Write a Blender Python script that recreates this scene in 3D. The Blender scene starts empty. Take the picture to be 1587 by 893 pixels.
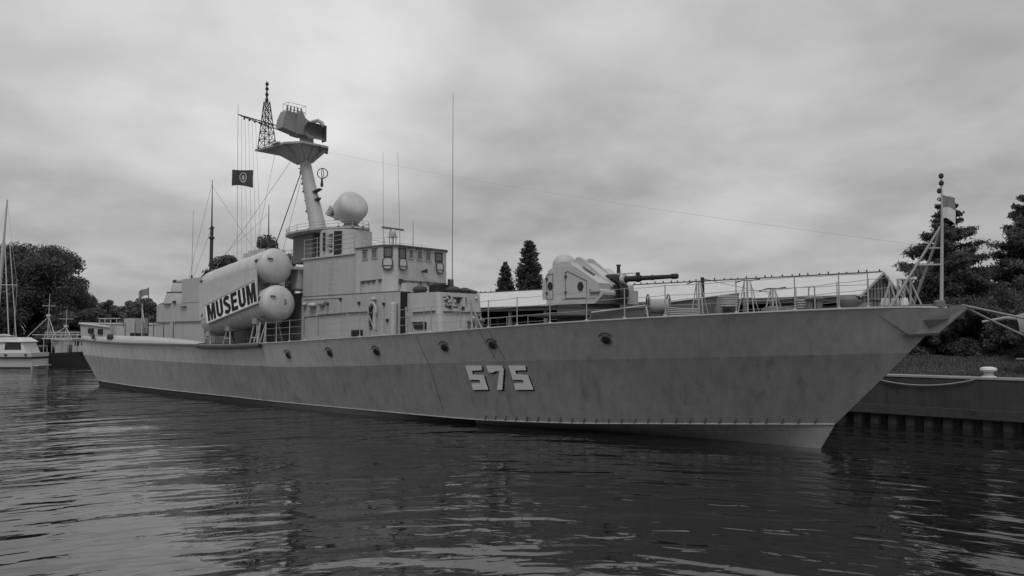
import bpy, bmesh, math, random
import numpy as np
from mathutils import Vector, Matrix
random.seed(7); RNG = np.random.default_rng(11)
R = math.radians
C = bpy.context.scene.collection
SC = bpy.context.scene

# ------------------------------------------------------------------ materials
def nmat(name):
    m = bpy.data.materials.new(name); m.use_nodes = True
    return m, m.node_tree.nodes, m.node_tree.links, m.node_tree.nodes['Principled BSDF']

class G:
    """tiny node helper"""
    def __init__(s, nt): s.n, s.l = nt.nodes, nt.links
    def link(s, a, b): s.l.new(a, b)
    def math(s, op, a, b=None, clamp=False):
        n = s.n.new('ShaderNodeMath'); n.operation = op; n.use_clamp = clamp
        for i, q in enumerate((a, b)):
            if q is None: continue
            if isinstance(q, (int, float)): n.inputs[i].default_value = q
            else: s.link(q, n.inputs[i])
        return n.outputs[0]
    def coord(s, scale=(1, 1, 1), rot=(0, 0, 0), kind='Object', src=None):
        if src is None:
            t = s.n.new('ShaderNodeTexCoord'); src = t.outputs[kind]
        mp = s.n.new('ShaderNodeMapping'); s.link(src, mp.inputs[0])
        mp.inputs['Scale'].default_value = scale; mp.inputs['Rotation'].default_value = rot
        return mp.outputs[0]
    def noise(s, vec, scale=1, detail=3, rough=.55, dist=0.0):
        n = s.n.new('ShaderNodeTexNoise'); s.link(vec, n.inputs['Vector'])
        n.inputs['Scale'].default_value = scale; n.inputs['Detail'].default_value = detail
        n.inputs['Roughness'].default_value = rough; n.inputs['Distortion'].default_value = dist
        return n.outputs[0]
    def ramp(s, v, lo, hi, a=0., b=1.):
        n = s.n.new('ShaderNodeMapRange'); n.interpolation_type = 'SMOOTHSTEP'
        s.link(v, n.inputs[0])
        for i, q in enumerate((lo, hi, a, b)): n.inputs[i + 1].default_value = q
        return n.outputs[0]

def paint(name, base, rough=.6, streak=.22, blotch=.2, fine=.08, stain=.0, bump=.0, spec=.3, dents=0., metal=0., bow_shade=0.):
    m, n, l, b = nmat(name); g = G(m.node_tree)
    v = base
    st = g.noise(g.coord((1.6, 1.6, .13)), 2.2, 4, .65)
    bl = g.noise(g.coord(), .7, 5, .6, .4)
    fi = g.noise(g.coord(), 14, 3, .6)
    mult = g.math('ADD', 1 - .5 * (streak + blotch + fine), g.math('MULTIPLY', st, streak))
    mult = g.math('ADD', mult, g.math('MULTIPLY', bl, blotch))
    mult = g.math('ADD', mult, g.math('MULTIPLY', fi, fine))
    if stain:
        sp = g.noise(g.coord((.8, 1, 1.7)), .8, 4, .6)
        s1 = g.ramp(sp, .60, .76, 1, 1 - stain)
        if bow_shade:  # scuffs gather low on the side, where fenders and boats rub
            tz = n.new('ShaderNodeTexCoord'); sz = n.new('ShaderNodeSeparateXYZ'); l.new(tz.outputs['Object'], sz.inputs[0])
            low = g.ramp(sz.outputs[2], .6, 1.9, 1., .12)
            s1 = g.math('SUBTRACT', 1., g.math('MULTIPLY', g.math('SUBTRACT', 1., s1), low))
        s2 = g.ramp(g.noise(g.coord((2.2, 2.2, .07)), 1.5, 3, .5), .55, .75, 1, 1 - stain * .55)
        mult = g.math('MULTIPLY', mult, g.math('MULTIPLY', s1, s2))
    if bow_shade:  # shade of the flared bow put into the hull colour, darker forward
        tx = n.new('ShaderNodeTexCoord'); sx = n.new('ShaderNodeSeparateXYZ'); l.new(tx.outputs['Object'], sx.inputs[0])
        mult = g.math('MULTIPLY', mult, g.ramp(sx.outputs[0], 2., 27., 1., 1 - bow_shade))
    c = g.math('MULTIPLY', mult, base, True)
    l.new(c, b.inputs['Base Color'])
    b.inputs['Roughness'].default_value = rough
    b.inputs['Metallic'].default_value = metal
    b.inputs['Specular IOR Level'].default_value = spec
    if bump or dents:
        h = g.math('MULTIPLY', fi, bump)
        if dents:
            dn = g.noise(g.coord((.9, .9, .9)), 1.0, 2, .5)
            h = g.math('ADD', h, g.math('MULTIPLY', dn, dents))
            # plating slightly sunk between the frames
            tx = n.new('ShaderNodeTexCoord'); sx = n.new('ShaderNodeSeparateXYZ'); l.new(tx.outputs['Object'], sx.inputs[0])
            fr = g.math('ABSOLUTE', g.math('SINE', g.math('MULTIPLY', sx.outputs[0], 4.4)))
            h = g.math('ADD', h, g.math('MULTIPLY', g.math('MULTIPLY', fr, g.ramp(bl, .3, .7)), -dents * .22))
        bp = n.new('ShaderNodeBump'); bp.inputs['Strength'].default_value = 1; bp.inputs['Distance'].default_value = 1
        l.new(h, bp.inputs['Height']); l.new(bp.outputs[0], b.inputs['Normal'])
    return m

def plain(name, v, rough=.6, spec=.3, var=.15, scale=5):
    m, n, l, b = nmat(name); g = G(m.node_tree)
    f = g.noise(g.coord(), scale, 3, .6)
    c = g.math('MULTIPLY', g.math('ADD', 1 - var, g.math('MULTIPLY', f, 2 * var)), v, True)
    l.new(c, b.inputs['Base Color']); b.inputs['Roughness'].default_value = rough
    b.inputs['Specular IOR Level'].default_value = spec
    return m

def leafm(name, v):
    m, n, l, b = nmat(name); g = G(m.node_tree)
    f = g.noise(g.coord(), .9, 3, .6)
    c = g.math('MULTIPLY', g.ramp(f, .3, .7, .55, 1.45), v, True)
    l.new(c, b.inputs['Base Color']); b.inputs['Roughness'].default_value = .7; b.inputs['Specular IOR Level'].default_value = .2
    tr = n.new('ShaderNodeBsdfTranslucent'); l.new(c, tr.inputs[0]); mx = n.new('ShaderNodeMixShader'); mx.inputs[0].default_value = .4
    l.new(b.outputs[0], mx.inputs[1]); l.new(tr.outputs[0], mx.inputs[2]); l.new(mx.outputs[0], n['Material Output'].inputs[0])
    return m

M = {}
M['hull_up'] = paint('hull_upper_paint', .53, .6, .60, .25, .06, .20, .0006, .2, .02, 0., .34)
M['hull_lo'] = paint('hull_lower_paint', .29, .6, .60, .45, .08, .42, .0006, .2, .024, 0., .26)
M['boot'] = paint('boot_topping', .035, .6, .3, .4, .1, .0)
M['edge'] = paint('chine_edge_paint', .40, .55, .5, .4, .1, .5)
M['deck'] = paint('deck_paint', .09, .8, .0, .4, .2)
M['sup'] = paint('superstructure_paint', .38, .55, .42, .22, .05, .10, .0004, .25, .006)
M['sup2'] = paint('superstructure_paint_pale', .43, .55, .42, .2, .05, .10, .0004, .25, .005)
M['tube'] = paint('canister_paint', .46, .5, .45, .25, .05, .14, .0003, .3, .003)
M['turret'] = paint('turret_paint', .40, .5, .22, .16, .05, .10, .0003, .3, .002)
M['antg'] = paint('antenna_paint', .24, .6, .3, .25, .08, .1)
M['mastp'] = paint('mast_paint', .36, .55, .3, .2, .05, .1)
M['greyd'] = paint('dark_grey_paint', .13, .6, .2, .3, .1)
M['dark'] = plain('dark_metal', .045, .6, .25)
M['black'] = plain('black_rubber', .03, .7, .2)
M['gun'] = plain('gun_steel', .03, .5, .2)
M['glass'] = plain('window_glass', .13, .2, .4, .1)
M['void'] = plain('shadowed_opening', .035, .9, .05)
M['white'] = plain('white_paint', .62, .45, .4, .06)
M['lightg'] = plain('light_grey_paint', .42, .5, .3, .1)
M['rail'] = plain('rail_paint', .30, .55, .3, .12)
M['wire'] = plain('wire_rope', .30, .6, .3)
M['rope'] = plain('mooring_rope_fibre', .30, .9, .1, .25, 20)
M['num'] = paint('numeral_paint', .72, .55, .2, .15, .1, .1)
M['shadowp'] = plain('numeral_outline_paint', .018, .7, .1)
M['signw'] = plain('sign_board_white', .85, .6, .2, .06, 2)
M['signb'] = plain('sign_letter_black', .02, .7, .2)
M['canvas'] = plain('canvas_cover', .065, .9, .1, .3, 6)
M['conc'] = paint('concrete', .20, .9, .2, .5, .3, .3, .003)
M['concd'] = paint('quay_wall_concrete', .042, .9, .9, .8, .4, .5, .006)
M['cop'] = paint('quay_coping', .26, .9, .1, .6, .3, .3, .003)
M['roof'] = plain('shed_roof_sheet', .50, .6, .25, .1, 1.2)
M['wallw'] = plain('shed_wall_board', .22, .8, .2, .2, 2)
M['woodd'] = plain('dark_timber', .03, .8, .2, .3, 6)
M['grass'] = plain('grass_blades', .09, .8, .15, .5, 1.5)
M['earth'] = paint('quay_ground', .07, .95, 0, .6, .4, 0, .01)
M['bank'] = paint('far_bank_ground', .04, .95, 0, .5, .4)
M['bark'] = plain('bark', .03, .9, .1, .3, 8)
M['leafa'] = leafm('leaves_broad', .11)
M['leafb'] = leafm('leaves_conifer', .10)
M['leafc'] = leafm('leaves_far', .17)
M['flagd'] = plain('flag_cloth_dark', .065, .85, .1, .15, 4)
M['flagl'] = plain('flag_cloth_light', .55, .85, .1, .06, 4)
M['flagm'] = plain('flag_cloth_mid', .20, .85, .1, .1, 4)
M['trawl'] = paint('trawler_hull_paint', .02, .6, .3, .3, .1)
M['gel'] = plain('boat_gelcoat', .50, .35, .4, .05, 1)
M['spar'] = plain('spar_paint', .42, .4, .4, .06)
M['sparw'] = plain('spar_wood', .045, .6, .3)

# ------------------------------------------------------------------ mesh builder
class MB:
    def __init__(s): s.v, s.f, s.m = [], [], []
    def add(s, vs, fs, m=0):
        o = len(s.v); s.v += [tuple(map(float, p)) for p in vs]
        for f in fs: s.f.append(tuple(i + o for i in f)); s.m.append(m)
        return s
    def box(s, x0, x1, y0, y1, z0, z1, m=0):
        return s.loft([(x0, y0), (x1, y0), (x1, y1), (x0, y1)], None, z0, z1, m)
    def loft(s, a, b, z0, z1, m=0):
        b = b or a; n = len(a)
        vs = [(x, y, z0) for x, y in a] + [(x, y, z1) for x, y in b]
        fs = [tuple(range(n))[::-1], tuple(range(n, 2 * n))] + [(i, (i + 1) % n, n + (i + 1) % n, n + i) for i in range(n)]
        return s.add(vs, fs, m)
    def extr(s, poly, off, m=0):
        off = Vector(off); n = len(poly)
        vs = [Vector(p) for p in poly] + [Vector(p) + off for p in poly]
        fs = [tuple(range(n))[::-1], tuple(range(n, 2 * n))] + [(i, (i + 1) % n, n + (i + 1) % n, n + i) for i in range(n)]
        return s.add(vs, fs, m)
    def tube(s, p, q, r0, r1=None, n=8, m=0):
        return s.path([p, q], [r0, r0 if r1 is None else r1], n, m)
    def path(s, pts, r, n=6, m=0):
        pts = [Vector(p) for p in pts]; k = len(pts)
        rs = r if isinstance(r, (list, tuple)) else [r] * k
        vs = []; ref = None
        for i, p in enumerate(pts):
            t = (pts[min(i + 1, k - 1)] - pts[max(i - 1, 0)])
            if t.length < 1e-9: t = Vector((0, 0, 1))
            t.normalize()
            if ref is None:
                ref = Vector((0, 0, 1)) if abs(t.z) < .9 else Vector((1, 0, 0))
            u = t.cross(ref).normalized(); w = u.cross(t).normalized(); ref = w
            for j in range(n):
                a = 2 * math.pi * j / n
                vs.append(p + (u * math.cos(a) + w * math.sin(a)) * rs[i])
        fs = []
        for i in range(k - 1):
            for j in range(n):
                fs.append((i * n + j, i * n + (j + 1) % n, (i + 1) * n + (j + 1) % n, (i + 1) * n + j))
        fs += [tuple(range(n))[::-1], tuple(range((k - 1) * n, k * n))]
        return s.add(vs, fs, m)
    def lathe(s, prof, o, axis=(0, 0, 1), n=24, m=0, sx=1., sy=1.):
        ax = Vector(axis).normalized(); o = Vector(o)
        ref = Vector((1, 0, 0)) if abs(ax.z) > .9 else Vector((0, 0, 1))
        w = ax.cross(ref).normalized(); u = w.cross(ax).normalized()
        vs = []
        for r, h in prof:
            for j in range(n):
                a = 2 * math.pi * j / n
                vs.append(o + ax * h + (u * math.cos(a) * sx + w * math.sin(a) * sy) * r)
        k = len(prof); fs = []
        for i in range(k - 1):
            for j in range(n):
                fs.append((i * n + j, i * n + (j + 1) % n, (i + 1) * n + (j + 1) % n, (i + 1) * n + j))
        fs += [tuple(range(n))[::-1], tuple(range((k - 1) * n, k * n))]
        return s.add(vs, fs, m)
    def ball(s, c, r, n=14, m=0):
        if isinstance(r, (int, float)): r = (r, r, r)
        k = n // 2; vs = []; fs = []
        for i in range(k + 1):
            t = math.pi * (i + .02) / (k + .04)
            for j in range(n):
                a = 2 * math.pi * j / n
                vs.append((c[0] + r[0] * math.sin(t) * math.cos(a), c[1] + r[1] * math.sin(t) * math.sin(a), c[2] + r[2] * math.cos(t)))
        for i in range(k):
            for j in range(n): fs.append((i * n + j, (i + 1) * n + j, (i + 1) * n + (j + 1) % n, i * n + (j + 1) % n))
        fs += [tuple(range(n)), tuple(range(k * n, (k + 1) * n))[::-1]]
        return s.add(vs, fs, m)
    def torus(s, c, Rr, r, axis=(0, 1, 0), n=24, k=8, m=0, a0=0, a1=360, colr=None):
        ax = Vector(axis).normalized(); ref = Vector((0, 0, 1)) if abs(ax.z) < .9 else Vector((1, 0, 0))
        u = ax.cross(ref).normalized(); w = u.cross(ax).normalized()
        w = -w if w.z < 0 else w
        pts = [Vector(c) + (u * math.cos(R(a0 + (a1 - a0) * i / n)) + w * math.sin(R(a0 + (a1 - a0) * i / n))) * Rr for i in range(n + 1)]
        return s.path(pts, r, k, m)
    def grid(s, fn, nu, nv, m=0):
        vs = [fn(i / nu, j / nv) for i in range(nu + 1) for j in range(nv + 1)]
        fs = [(i * (nv + 1) + j, (i + 1) * (nv + 1) + j, (i + 1) * (nv + 1) + j + 1, i * (nv + 1) + j + 1) for i in range(nu) for j in range(nv)]
        return s.add(vs, fs, m)
    def build(s, name, mats, parent=None, local=False, sharp=35, loc=None, flat=False):
        if not isinstance(mats, (list, tuple)): mats = [mats]
        off = Vector((0, 0, 0))
        if parent is not None and not local:
            off = ORG.get(parent, Vector((0, 0, 0)))
        if loc is not None: off = Vector(loc)
        me = bpy.data.meshes.new(name)
        me.from_pydata([(x - off.x, y - off.y, z - off.z) for x, y, z in s.v], [], s.f)
        for q in mats: me.materials.append(M[q] if isinstance(q, str) else q)
        me.polygons.foreach_set('material_index', s.m)
        bm = bmesh.new(); bm.from_mesh(me)
        bmesh.ops.recalc_face_normals(bm, faces=bm.faces); bm.to_mesh(me); bm.free()
        if not flat:
            me.polygons.foreach_set('use_smooth', [True] * len(me.polygons))
            me.set_sharp_from_angle(angle=R(sharp))
        me.update()
        o = bpy.data.objects.new(name, me); C.objects.link(o)
        if loc is not None: o.location = loc
        if parent is not None:
            o.parent = parent
            ORG[o] = ORG.get(parent, Vector((0, 0, 0)))
        return o
ORG = {}

def tag(o, label, cat, group=None, kind=None):
    o['label'] = label; o['category'] = cat
    if group: o['group'] = group
    if kind: o['kind'] = kind
    return o
def empty(name, loc, label, cat, group=None, rz=0):
    o = bpy.data.objects.new(name, None); C.objects.link(o); o.location = loc; o.rotation_euler = (0, 0, rz)
    ORG[o] = Vector(loc)
    return tag(o, label, cat, group)
def struct(o): o['kind'] = 'structure'; return o

def itp(t):
    a = sorted(t); xs = np.array([q[0] for q in a], float); ys = np.array([q[1] for q in a], float)
    h = np.diff(xs); d = np.diff(ys) / h
    mm = np.zeros(len(xs)); mm[0] = d[0]; mm[-1] = d[-1]
    for i in range(1, len(xs) - 1):
        mm[i] = 0 if d[i - 1] * d[i] <= 0 else 2 * d[i - 1] * d[i] / (d[i - 1] + d[i])
    def f(x):
        x = min(max(x, xs[0]), xs[-1]); i = min(max(int(np.searchsorted(xs, x)) - 1, 0), len(h) - 1)
        t = (x - xs[i]) / h[i]
        return float(ys[i] * (1 + 2 * t) * (1 - t) ** 2 + mm[i] * h[i] * t * (1 - t) ** 2 + ys[i + 1] * t * t * (3 - 2 * t) + mm[i + 1] * h[i] * t * t * (t - 1))
    return f

# ------------------------------------------------------------------ the ship
SHIP = empty('missile_corvette', (-25, 0, 0), 'long grey museum warship numbered 575 moored along the quay', 'warship')
# longitudinal hull curves, x from transom to stem : (x range, half-breadth, height)
bd = itp([(4.0, .02), (3, .62), (1, 1.55), (-2, 2.6), (-5, 3.3), (-9, 4.0), (-14, 4.6), (-20, 5.0), (-30, 5.1), (-40, 4.9), (-51, 4.55), (-54.2, 4.4)])
zd = itp([(4.0, 4.54), (3, 4.56), (1, 4.52), (-2, 4.41), (-5, 4.3), (-9, 4.12), (-14, 3.84), (-20, 3.58), (-26, 3.33), (-32, 3.19), (-38, 3.19), (-44, 3.2), (-48, 3.25), (-51, 3.3), (-54.2, 3.42)])
bk = itp([(2.78, .02), (1, .75), (-2, 1.7), (-5, 2.45), (-9, 3.2), (-14, 3.9), (-20, 4.4), (-30, 4.7), (-40, 4.6), (-54.2, 4.25)])
zk = itp([(2.78, 3.18), (1, 3.12), (-2, 3.01), (-5, 2.91), (-9, 2.78), (-14, 2.58), (-20, 2.3), (-26, 2.12), (-32, 2.09), (-38, 2.1), (-44, 2.13), (-48, 2.15), (-54.2, 2.27)])
bb = itp([(.5, .02), (-2, .7), (-5, 1.5), (-9, 2.35), (-14, 3.1), (-20, 3.65), (-30, 4.15), (-40, 4.25), (-51.7, 4.05)])
zb = itp([(.5, .84), (-2, .71), (-5, .56), (-9, .36), (-14, .24), (-20, .26), (-26, .26), (-32, .29), (-38, .29), (-44, .3), (-51.7, .4)])
bw = itp([(0, .02), (-4, .32), (-8, .95), (-10.5, 1.6), (-12.5, 2.3), (-14.5, 2.85), (-18, 3.5), (-22.4, 3.95), (-28, 4.1), (-40, 4.2), (-51.4, 4.0)])
LEV = [(-50.5, -.9, lambda x: max(.02, bw(x) * .8), lambda x: -1.4),
       (-51.4, 0, bw, lambda x: -.02),
       (-51.7, .5, bb, zb), (-54.2, 2.78, bk, zk), (-54.2, 4.0, bd, zd)]
def stations(a, b, n=110):
    # denser toward the bow
    return [a + (b - a) * (1 - (1 - i / n) ** 1.5) for i in range(n + 1)]
def hull_pt(x, z):
    ys = [(f(x), g(x)) for _, _, f, g in LEV[1:]]
    for (y0, z0), (y1, z1) in zip(ys, ys[1:]):
        if z <= z1 or (y1, z1) == ys[-1]: return y0 + (y1 - y0) * (z - z0) / (z1 - z0)
mb = MB(); N = 110
for sgn in (-1, 1):
    rows = []
    for a, b, fy, fz in LEV:
        rows.append([(x, sgn * fy(x), fz(x)) for x in stations(a, b, N)])
    base = len(mb.v)
    for li in range(len(LEV) - 1):
        # each strake has its own vertices so that knuckles stay crisp
        vs = rows[li] + rows[li + 1]; k = N + 1
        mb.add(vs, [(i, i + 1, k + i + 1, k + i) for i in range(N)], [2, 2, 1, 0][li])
rows = [[(a, s * fy(a), fz(a)) for a, b, fy, fz in LEV] for s in (-1, 1)]
mb.add(rows[0] + rows[1], [(i, i + 1, 6 + i, 5 + i) for i in range(4)], 1)
# the plates between waterline and chine near the bow are painted grey
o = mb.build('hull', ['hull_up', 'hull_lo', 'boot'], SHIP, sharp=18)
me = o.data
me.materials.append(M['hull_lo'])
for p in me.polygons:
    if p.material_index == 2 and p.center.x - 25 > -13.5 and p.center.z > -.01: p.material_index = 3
# deck with camber
def deckz(x, y): return zd(x) + .12 * (1 - min(1, (y / max(bd(x), .05)) ** 2))
mb = MB()
def fdeck(u, v):
    x = stations(-54.2, 4.0, N)[round(u * N)]; y = (v * 2 - 1) * (bd(x) - .03); return (x, y, deckz(x, y) - .01)
mb.grid(fdeck, N, 8); mb.build('deck', 'deck', SHIP)
# knuckle bars, gunwale bar, chine lip
def bar(name, xs, fy, fz, w, h, dz, mat, both=True):
    mb = MB()
    for sgn in ((-1, 1) if both else (-1,)):
        ring = []
        for x in xs:
            y, z = fy(x), fz(x) + dz
            ring.append([(x, sgn * (y - .02), z - h), (x, sgn * (y + w), z - h * .7), (x, sgn * (y + w), z + h * .7), (x, sgn * (y - .02), z + h)])
        vs = [p for q in ring for p in q]; fs = []
        for i in range(len(xs) - 1):
            for j in range(3): fs.append((4 * i + j, 4 * i + 4 + j, 4 * i + 5 + j, 4 * i + 1 + j))
        mb.add(vs, fs)
    return mb.build(name, mat, SHIP)
bar('gunwale_bar', stations(-33.5, 3.9, 70), bd, zd, .045, .028, .01, 'sup')
bar('chine_strip', stations(-51.5, .48, 80), bb, zb, .035, .022, .0, 'edge')
bar('rubbing_strake', stations(-54.15, -26.8, 40), bd, zd, .10, .06, -.03, 'greyd')
bar('blast_guard', stations(-33.6, -26.6, 20), bd, zd, .16, .085, -.14, 'dark', False)
# weld brackets along the bow chine
for i in range(26):
    mb = MB(); x = -12.6 + i * .5; y, z = bb(x), zb(x); y2 = hull_pt(x, z + .22)
    mb.extr([(x - .015, -y - .045, z + .01), (x + .03, -y - .045, z + .01), (x + .12, -y2 - .02, z + .2), (x + .09, -y2 - .02, z + .2)], (0, .03, 0))
    mb.build('chine_bracket', 'greyd', SHIP)
# rounded gunwale aft + stern bulwark
mb = MB()
for sgn in (-1, 1):
    def f(u, v, sgn=sgn):
        x = -54.2 + u * 20.4; k = min(1, (1 - u) * 2.4) ** .6; a = v * math.pi / 2
        return (x, sgn * (bd(x) + .03 - .5 * (1 - math.cos(a))), zd(x) + .03 + (.06 + .38 * k) * math.sin(a))
    mb.grid(f, 40, 8)
    mb.grid(lambda u, v, sgn=sgn: (-54.2 + u * 20.4, sgn * (bd(-54.2 + u * 20.4) - .47 - .3 * v), zd(-54.2 + u * 20.4) + .03 + (.06 + .38 * min(1, (1 - u) * 2.4) ** .6) - v * .35), 40, 2)
mb.build('rounded_gunwale', 'sup', SHIP)
mb = MB()
def bulw(sgn, t):  # plan path of bulwark round the stern
    return (-54.6 + 6.2 * t, sgn * (4.35 + .12 * t))
for sgn in (-1, 1):
    mb.grid(lambda u, v, sgn=sgn: (-54.75 + 6.2 * u + .35 * (1 - v), sgn * (4.36 + .1 * u - .0 * v), zd(-54) - .02 + (1.22 - .30 * u) * v), 14, 4)
mb.grid(lambda u, v: (-54.75 + .35 * (1 - v), (u * 2 - 1) * 4.36, zd(-54) - .02 + 1.22 * v), 14, 4)
mb.build('stern_bulwark', 'sup', SHIP)
mb = MB()
mb.path([(-48.5, -4.47, 4.31), (-54.7, -4.40, 4.62), (-54.78, 0, 4.62), (-54.7, 4.40, 4.62), (-48.5, 4.47, 4.31)], .09, 8)
mb.build('bulwark_cap', 'lightg', SHIP)
for i, (x, w, z) in enumerate([(-52.2, .9, 4.05), (-50.3, .8, 3.98)]):
    MB().box(x - w / 2, x + w / 2, -4.52, -4.40, z - .18, z + .2).build('freeing_port', 'void', SHIP)
for x in (-51.0, -48.1, -47.6):
    MB().lathe([(.13, 0), (.2, .05), (.2, .12), (.13, .16)], (x, -4.62, 3.62), (0, -1, .15), 14).build('mooring_fairlead', 'dark', SHIP)
# portholes with rigol eyebrows
port = None
for x, z in [(-24.49, 2.74), (-21.04, 2.89), (-17.72, 3.0), (-13.66, 3.23), (-11.21, 3.35), (-6.33, 3.57)]:
    y = -hull_pt(x, z)
    e = .12; n_ = Vector((-(hull_pt(x + e, z) - hull_pt(x - e, z)) / (2 * e), -1, -(hull_pt(x, z + e) - hull_pt(x, z - e)) / (2 * e)))
    n_.normalize()
    c = Vector((x, y, z)) + n_ * .01
    p = MB().lathe([(.175, -.05), (.175, .03), (.14, .045)], c, n_, 18).build('porthole', 'black', SHIP)
    ring = MB().torus(c + n_ * .03, .17, .02, n_, 22, 6).build('rim', 'greyd', p)
    eb = MB().torus(c + Vector((0, 0, .03)) + n_ * .05, .27, .022, n_, 14, 6, 0, 28, 152).build('eyebrow', 'dark', p)
# hull number 575
D = [[(-12.926, 2.497), (-12.119, 2.515), (-12.139, 2.324), (-12.66, 2.281), (-12.667, 2.131), (-12.124, 2.128), (-12.067, 1.533), (-12.835, 1.49), (-12.827, 1.764), (-12.365, 1.798), (-12.366, 1.918), (-12.879, 1.913)],
 [(-11.882, 2.52), (-11.146, 2.536), (-11.076, 2.392), (-11.383, 1.548), (-11.617, 1.539), (-11.309, 2.304), (-11.506, 2.299), (-11.653, 2.23), (-11.841, 2.243)],
 [(-10.813, 2.543), (-10.052, 2.56), (-10.062, 2.377), (-10.561, 2.347), (-10.551, 2.208), (-10.033, 2.189), (-9.934, 1.617), (-10.754, 1.573), (-10.749, 1.836), (-10.286, 1.87), (-10.302, 1.985), (-10.764, 1.981)]]
mb = MB(); mb2 = MB()
for d in D:
    q = [(x, -hull_pt(x, z) - .02, z) for x, z in d]; mb.extr(q, (0, -.025, 0))
    q = [(x + .055, -hull_pt(x + .055, z - .05) - .004, z - .05) for x, z in d]; mb2.extr(q, (0, -.008, 0))
num = mb.build('hull_number', 'num', SHIP, flat=True); num['label'] = 'painted pennant number 575'
mb2.build('drop_shadow', 'shadowp', num, flat=True)
# welded plate seams: thin vertical rust runs
for x, z0, z1 in [(-15.0, 3.7, .4), (-11.6, 3.95, 2.75), (-11.15, 3.9, 2.7)]:
    mb = MB(); k = 14
    pts = [(x + .25 * (1 - (zz - z1) / (z0 - z1)) + random.uniform(-.015, .015), zz) for zz in [z0 + (z1 - z0) * i / k for i in range(k + 1)]]
    for (xa, za), (xb, zb_) in zip(pts, pts[1:]):
        w = .014
        mb.add([(xa - w, -hull_pt(xa, za) - .006, za), (xa + w, -hull_pt(xa, za) - .006, za), (xb + w, -hull_pt(xb, zb_) - .006, zb_), (xb - w, -hull_pt(xb, zb_) - .006, zb_)], [(0, 1, 2, 3)])
    mb.build('weld_seam', 'greyd', SHIP)
# bow anchor platform
mb = MB()
top = [(2.0, -1.08), (4.42, -.12), (4.42, .12), (2.0, 1.08)]
bot = [(2.9, -.28), (3.55, -.08), (3.55, .08), (2.9, .28)]
mb.loft(bot, top, 3.72, 4.52); mb.build('bow_anchor_platform', 'hull_up', SHIP)
MB().extr([(2.75, -.52, 3.74), (3.62, -.15, 3.80), (3.62, .15, 3.80), (2.75, .52, 3.74)], (0, 0, -.06)).build('anchor_bolster', 'dark', SHIP)
mb = MB()
mb.extr([(3.30, -.385, 4.18), (3.95, -.20, 4.38), (3.95, -.19, 4.22), (3.42, -.225, 3.93)], (.02, -.02, 0)); mb.build('anchor_recess', 'greyd', SHIP)
mb = MB(); mb.lathe([(.10, 0), (.16, .04), (.16, .2), (.1, .24)], (3.7, -.12, 4.54), (0, 0, 1), 14)
mb.box(3.95, 4.35, -.1, .1, 4.52, 4.62); mb.build('bow_fairlead', 'greyd', SHIP)

# ---- superstructure
sy = 2.15
def facebox(mb, x0, x1, z0, z1, y=-sy, t=.05, m=0): mb.box(x0, x1, y - t, y + .01, z0, z1, m)
dk = MB()
dk.loft([(-27.6, -sy), (-19.1, -sy), (-19.1, sy), (-27.6, sy)], None, 3.3, 5.85)
house_low = dk.build('deckhouse', 'sup', SHIP)
mb = MB(); mb.box(-27.6, -19.1, -sy - .012, -sy + .01, 5.83, 5.87); mb.build('seam', 'greyd', house_low)
mb = MB(); mb.loft([(-27.5, -sy), (-22.7, -sy), (-22.7, sy), (-27.5, sy)], None, 5.85, 7.88); mid = mb.build('upper_deckhouse', 'sup', SHIP)
MB().box(-27.62, -22.7, -sy - .07, sy + .07, 7.885, 7.95).build('deck_edge', 'lightg', mid)
pl = [(-22.69, -sy), (-20.5, -sy), (-19.95, -1.6), (-19.95, 1.6), (-20.5, sy), (-22.69, sy)]
pt = [(-22.69, -sy), (-20.52, -sy), (-19.99, -1.6), (-19.99, 1.6), (-20.52, sy), (-22.69, sy)]
mb = MB(); mb.loft(pl, pt, 5.86, 8.13); BR = mb.build('bridge', 'sup2', SHIP)
po = [(-22.75, -sy - .06), (-20.46, -sy - .06), (-19.88, -1.63), (-19.88, 1.63), (-20.46, sy + .06), (-22.75, sy + .06)]
MB().loft(po, po, 8.14, 8.20).build('roof', 'greyd', BR)
# windows: on the starboard side, chamfer and front
def win_frame(P, U, V, w, h, open_=False, nrm=None, parent=BR, cover=.035):
    P, U, V, nrm = Vector(P), Vector(U).normalized(), Vector(V).normalized(), Vector(nrm).normalized()
    def q(a, b, d): return P + U * a + V * b + nrm * d
    mb = MB(); t = .05
    for a0, a1, b0, b1 in [(-t, w + t, -t, 0), (-t, w + t, h, h + t), (-t, 0, 0, h), (w, w + t, 0, h)]:
        mb.extr([q(a0, b0, .003), q(a1, b0, .003), q(a1, b1, .003), q(a0, b1, .003)], nrm * cover)
    wf = mb.build('window', 'sup' if not open_ else 'dark', parent)
    MB().extr([q(.005, .005, .004), q(w - .005, .005, .004), q(w - .005, h - .005, .004), q(.005, h - .005, .004)], nrm * .008).build('pane', 'glass', wf)
    if not open_:
        MB().extr([q(-t, h + t + .03, .0), q(w + t, h + t + .03, .0), q(w + t, h + t + .055, .0), q(-t, h + t + .055, .0)], nrm * .09).build('rain_gutter', 'greyd', wf)
    return wf
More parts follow.
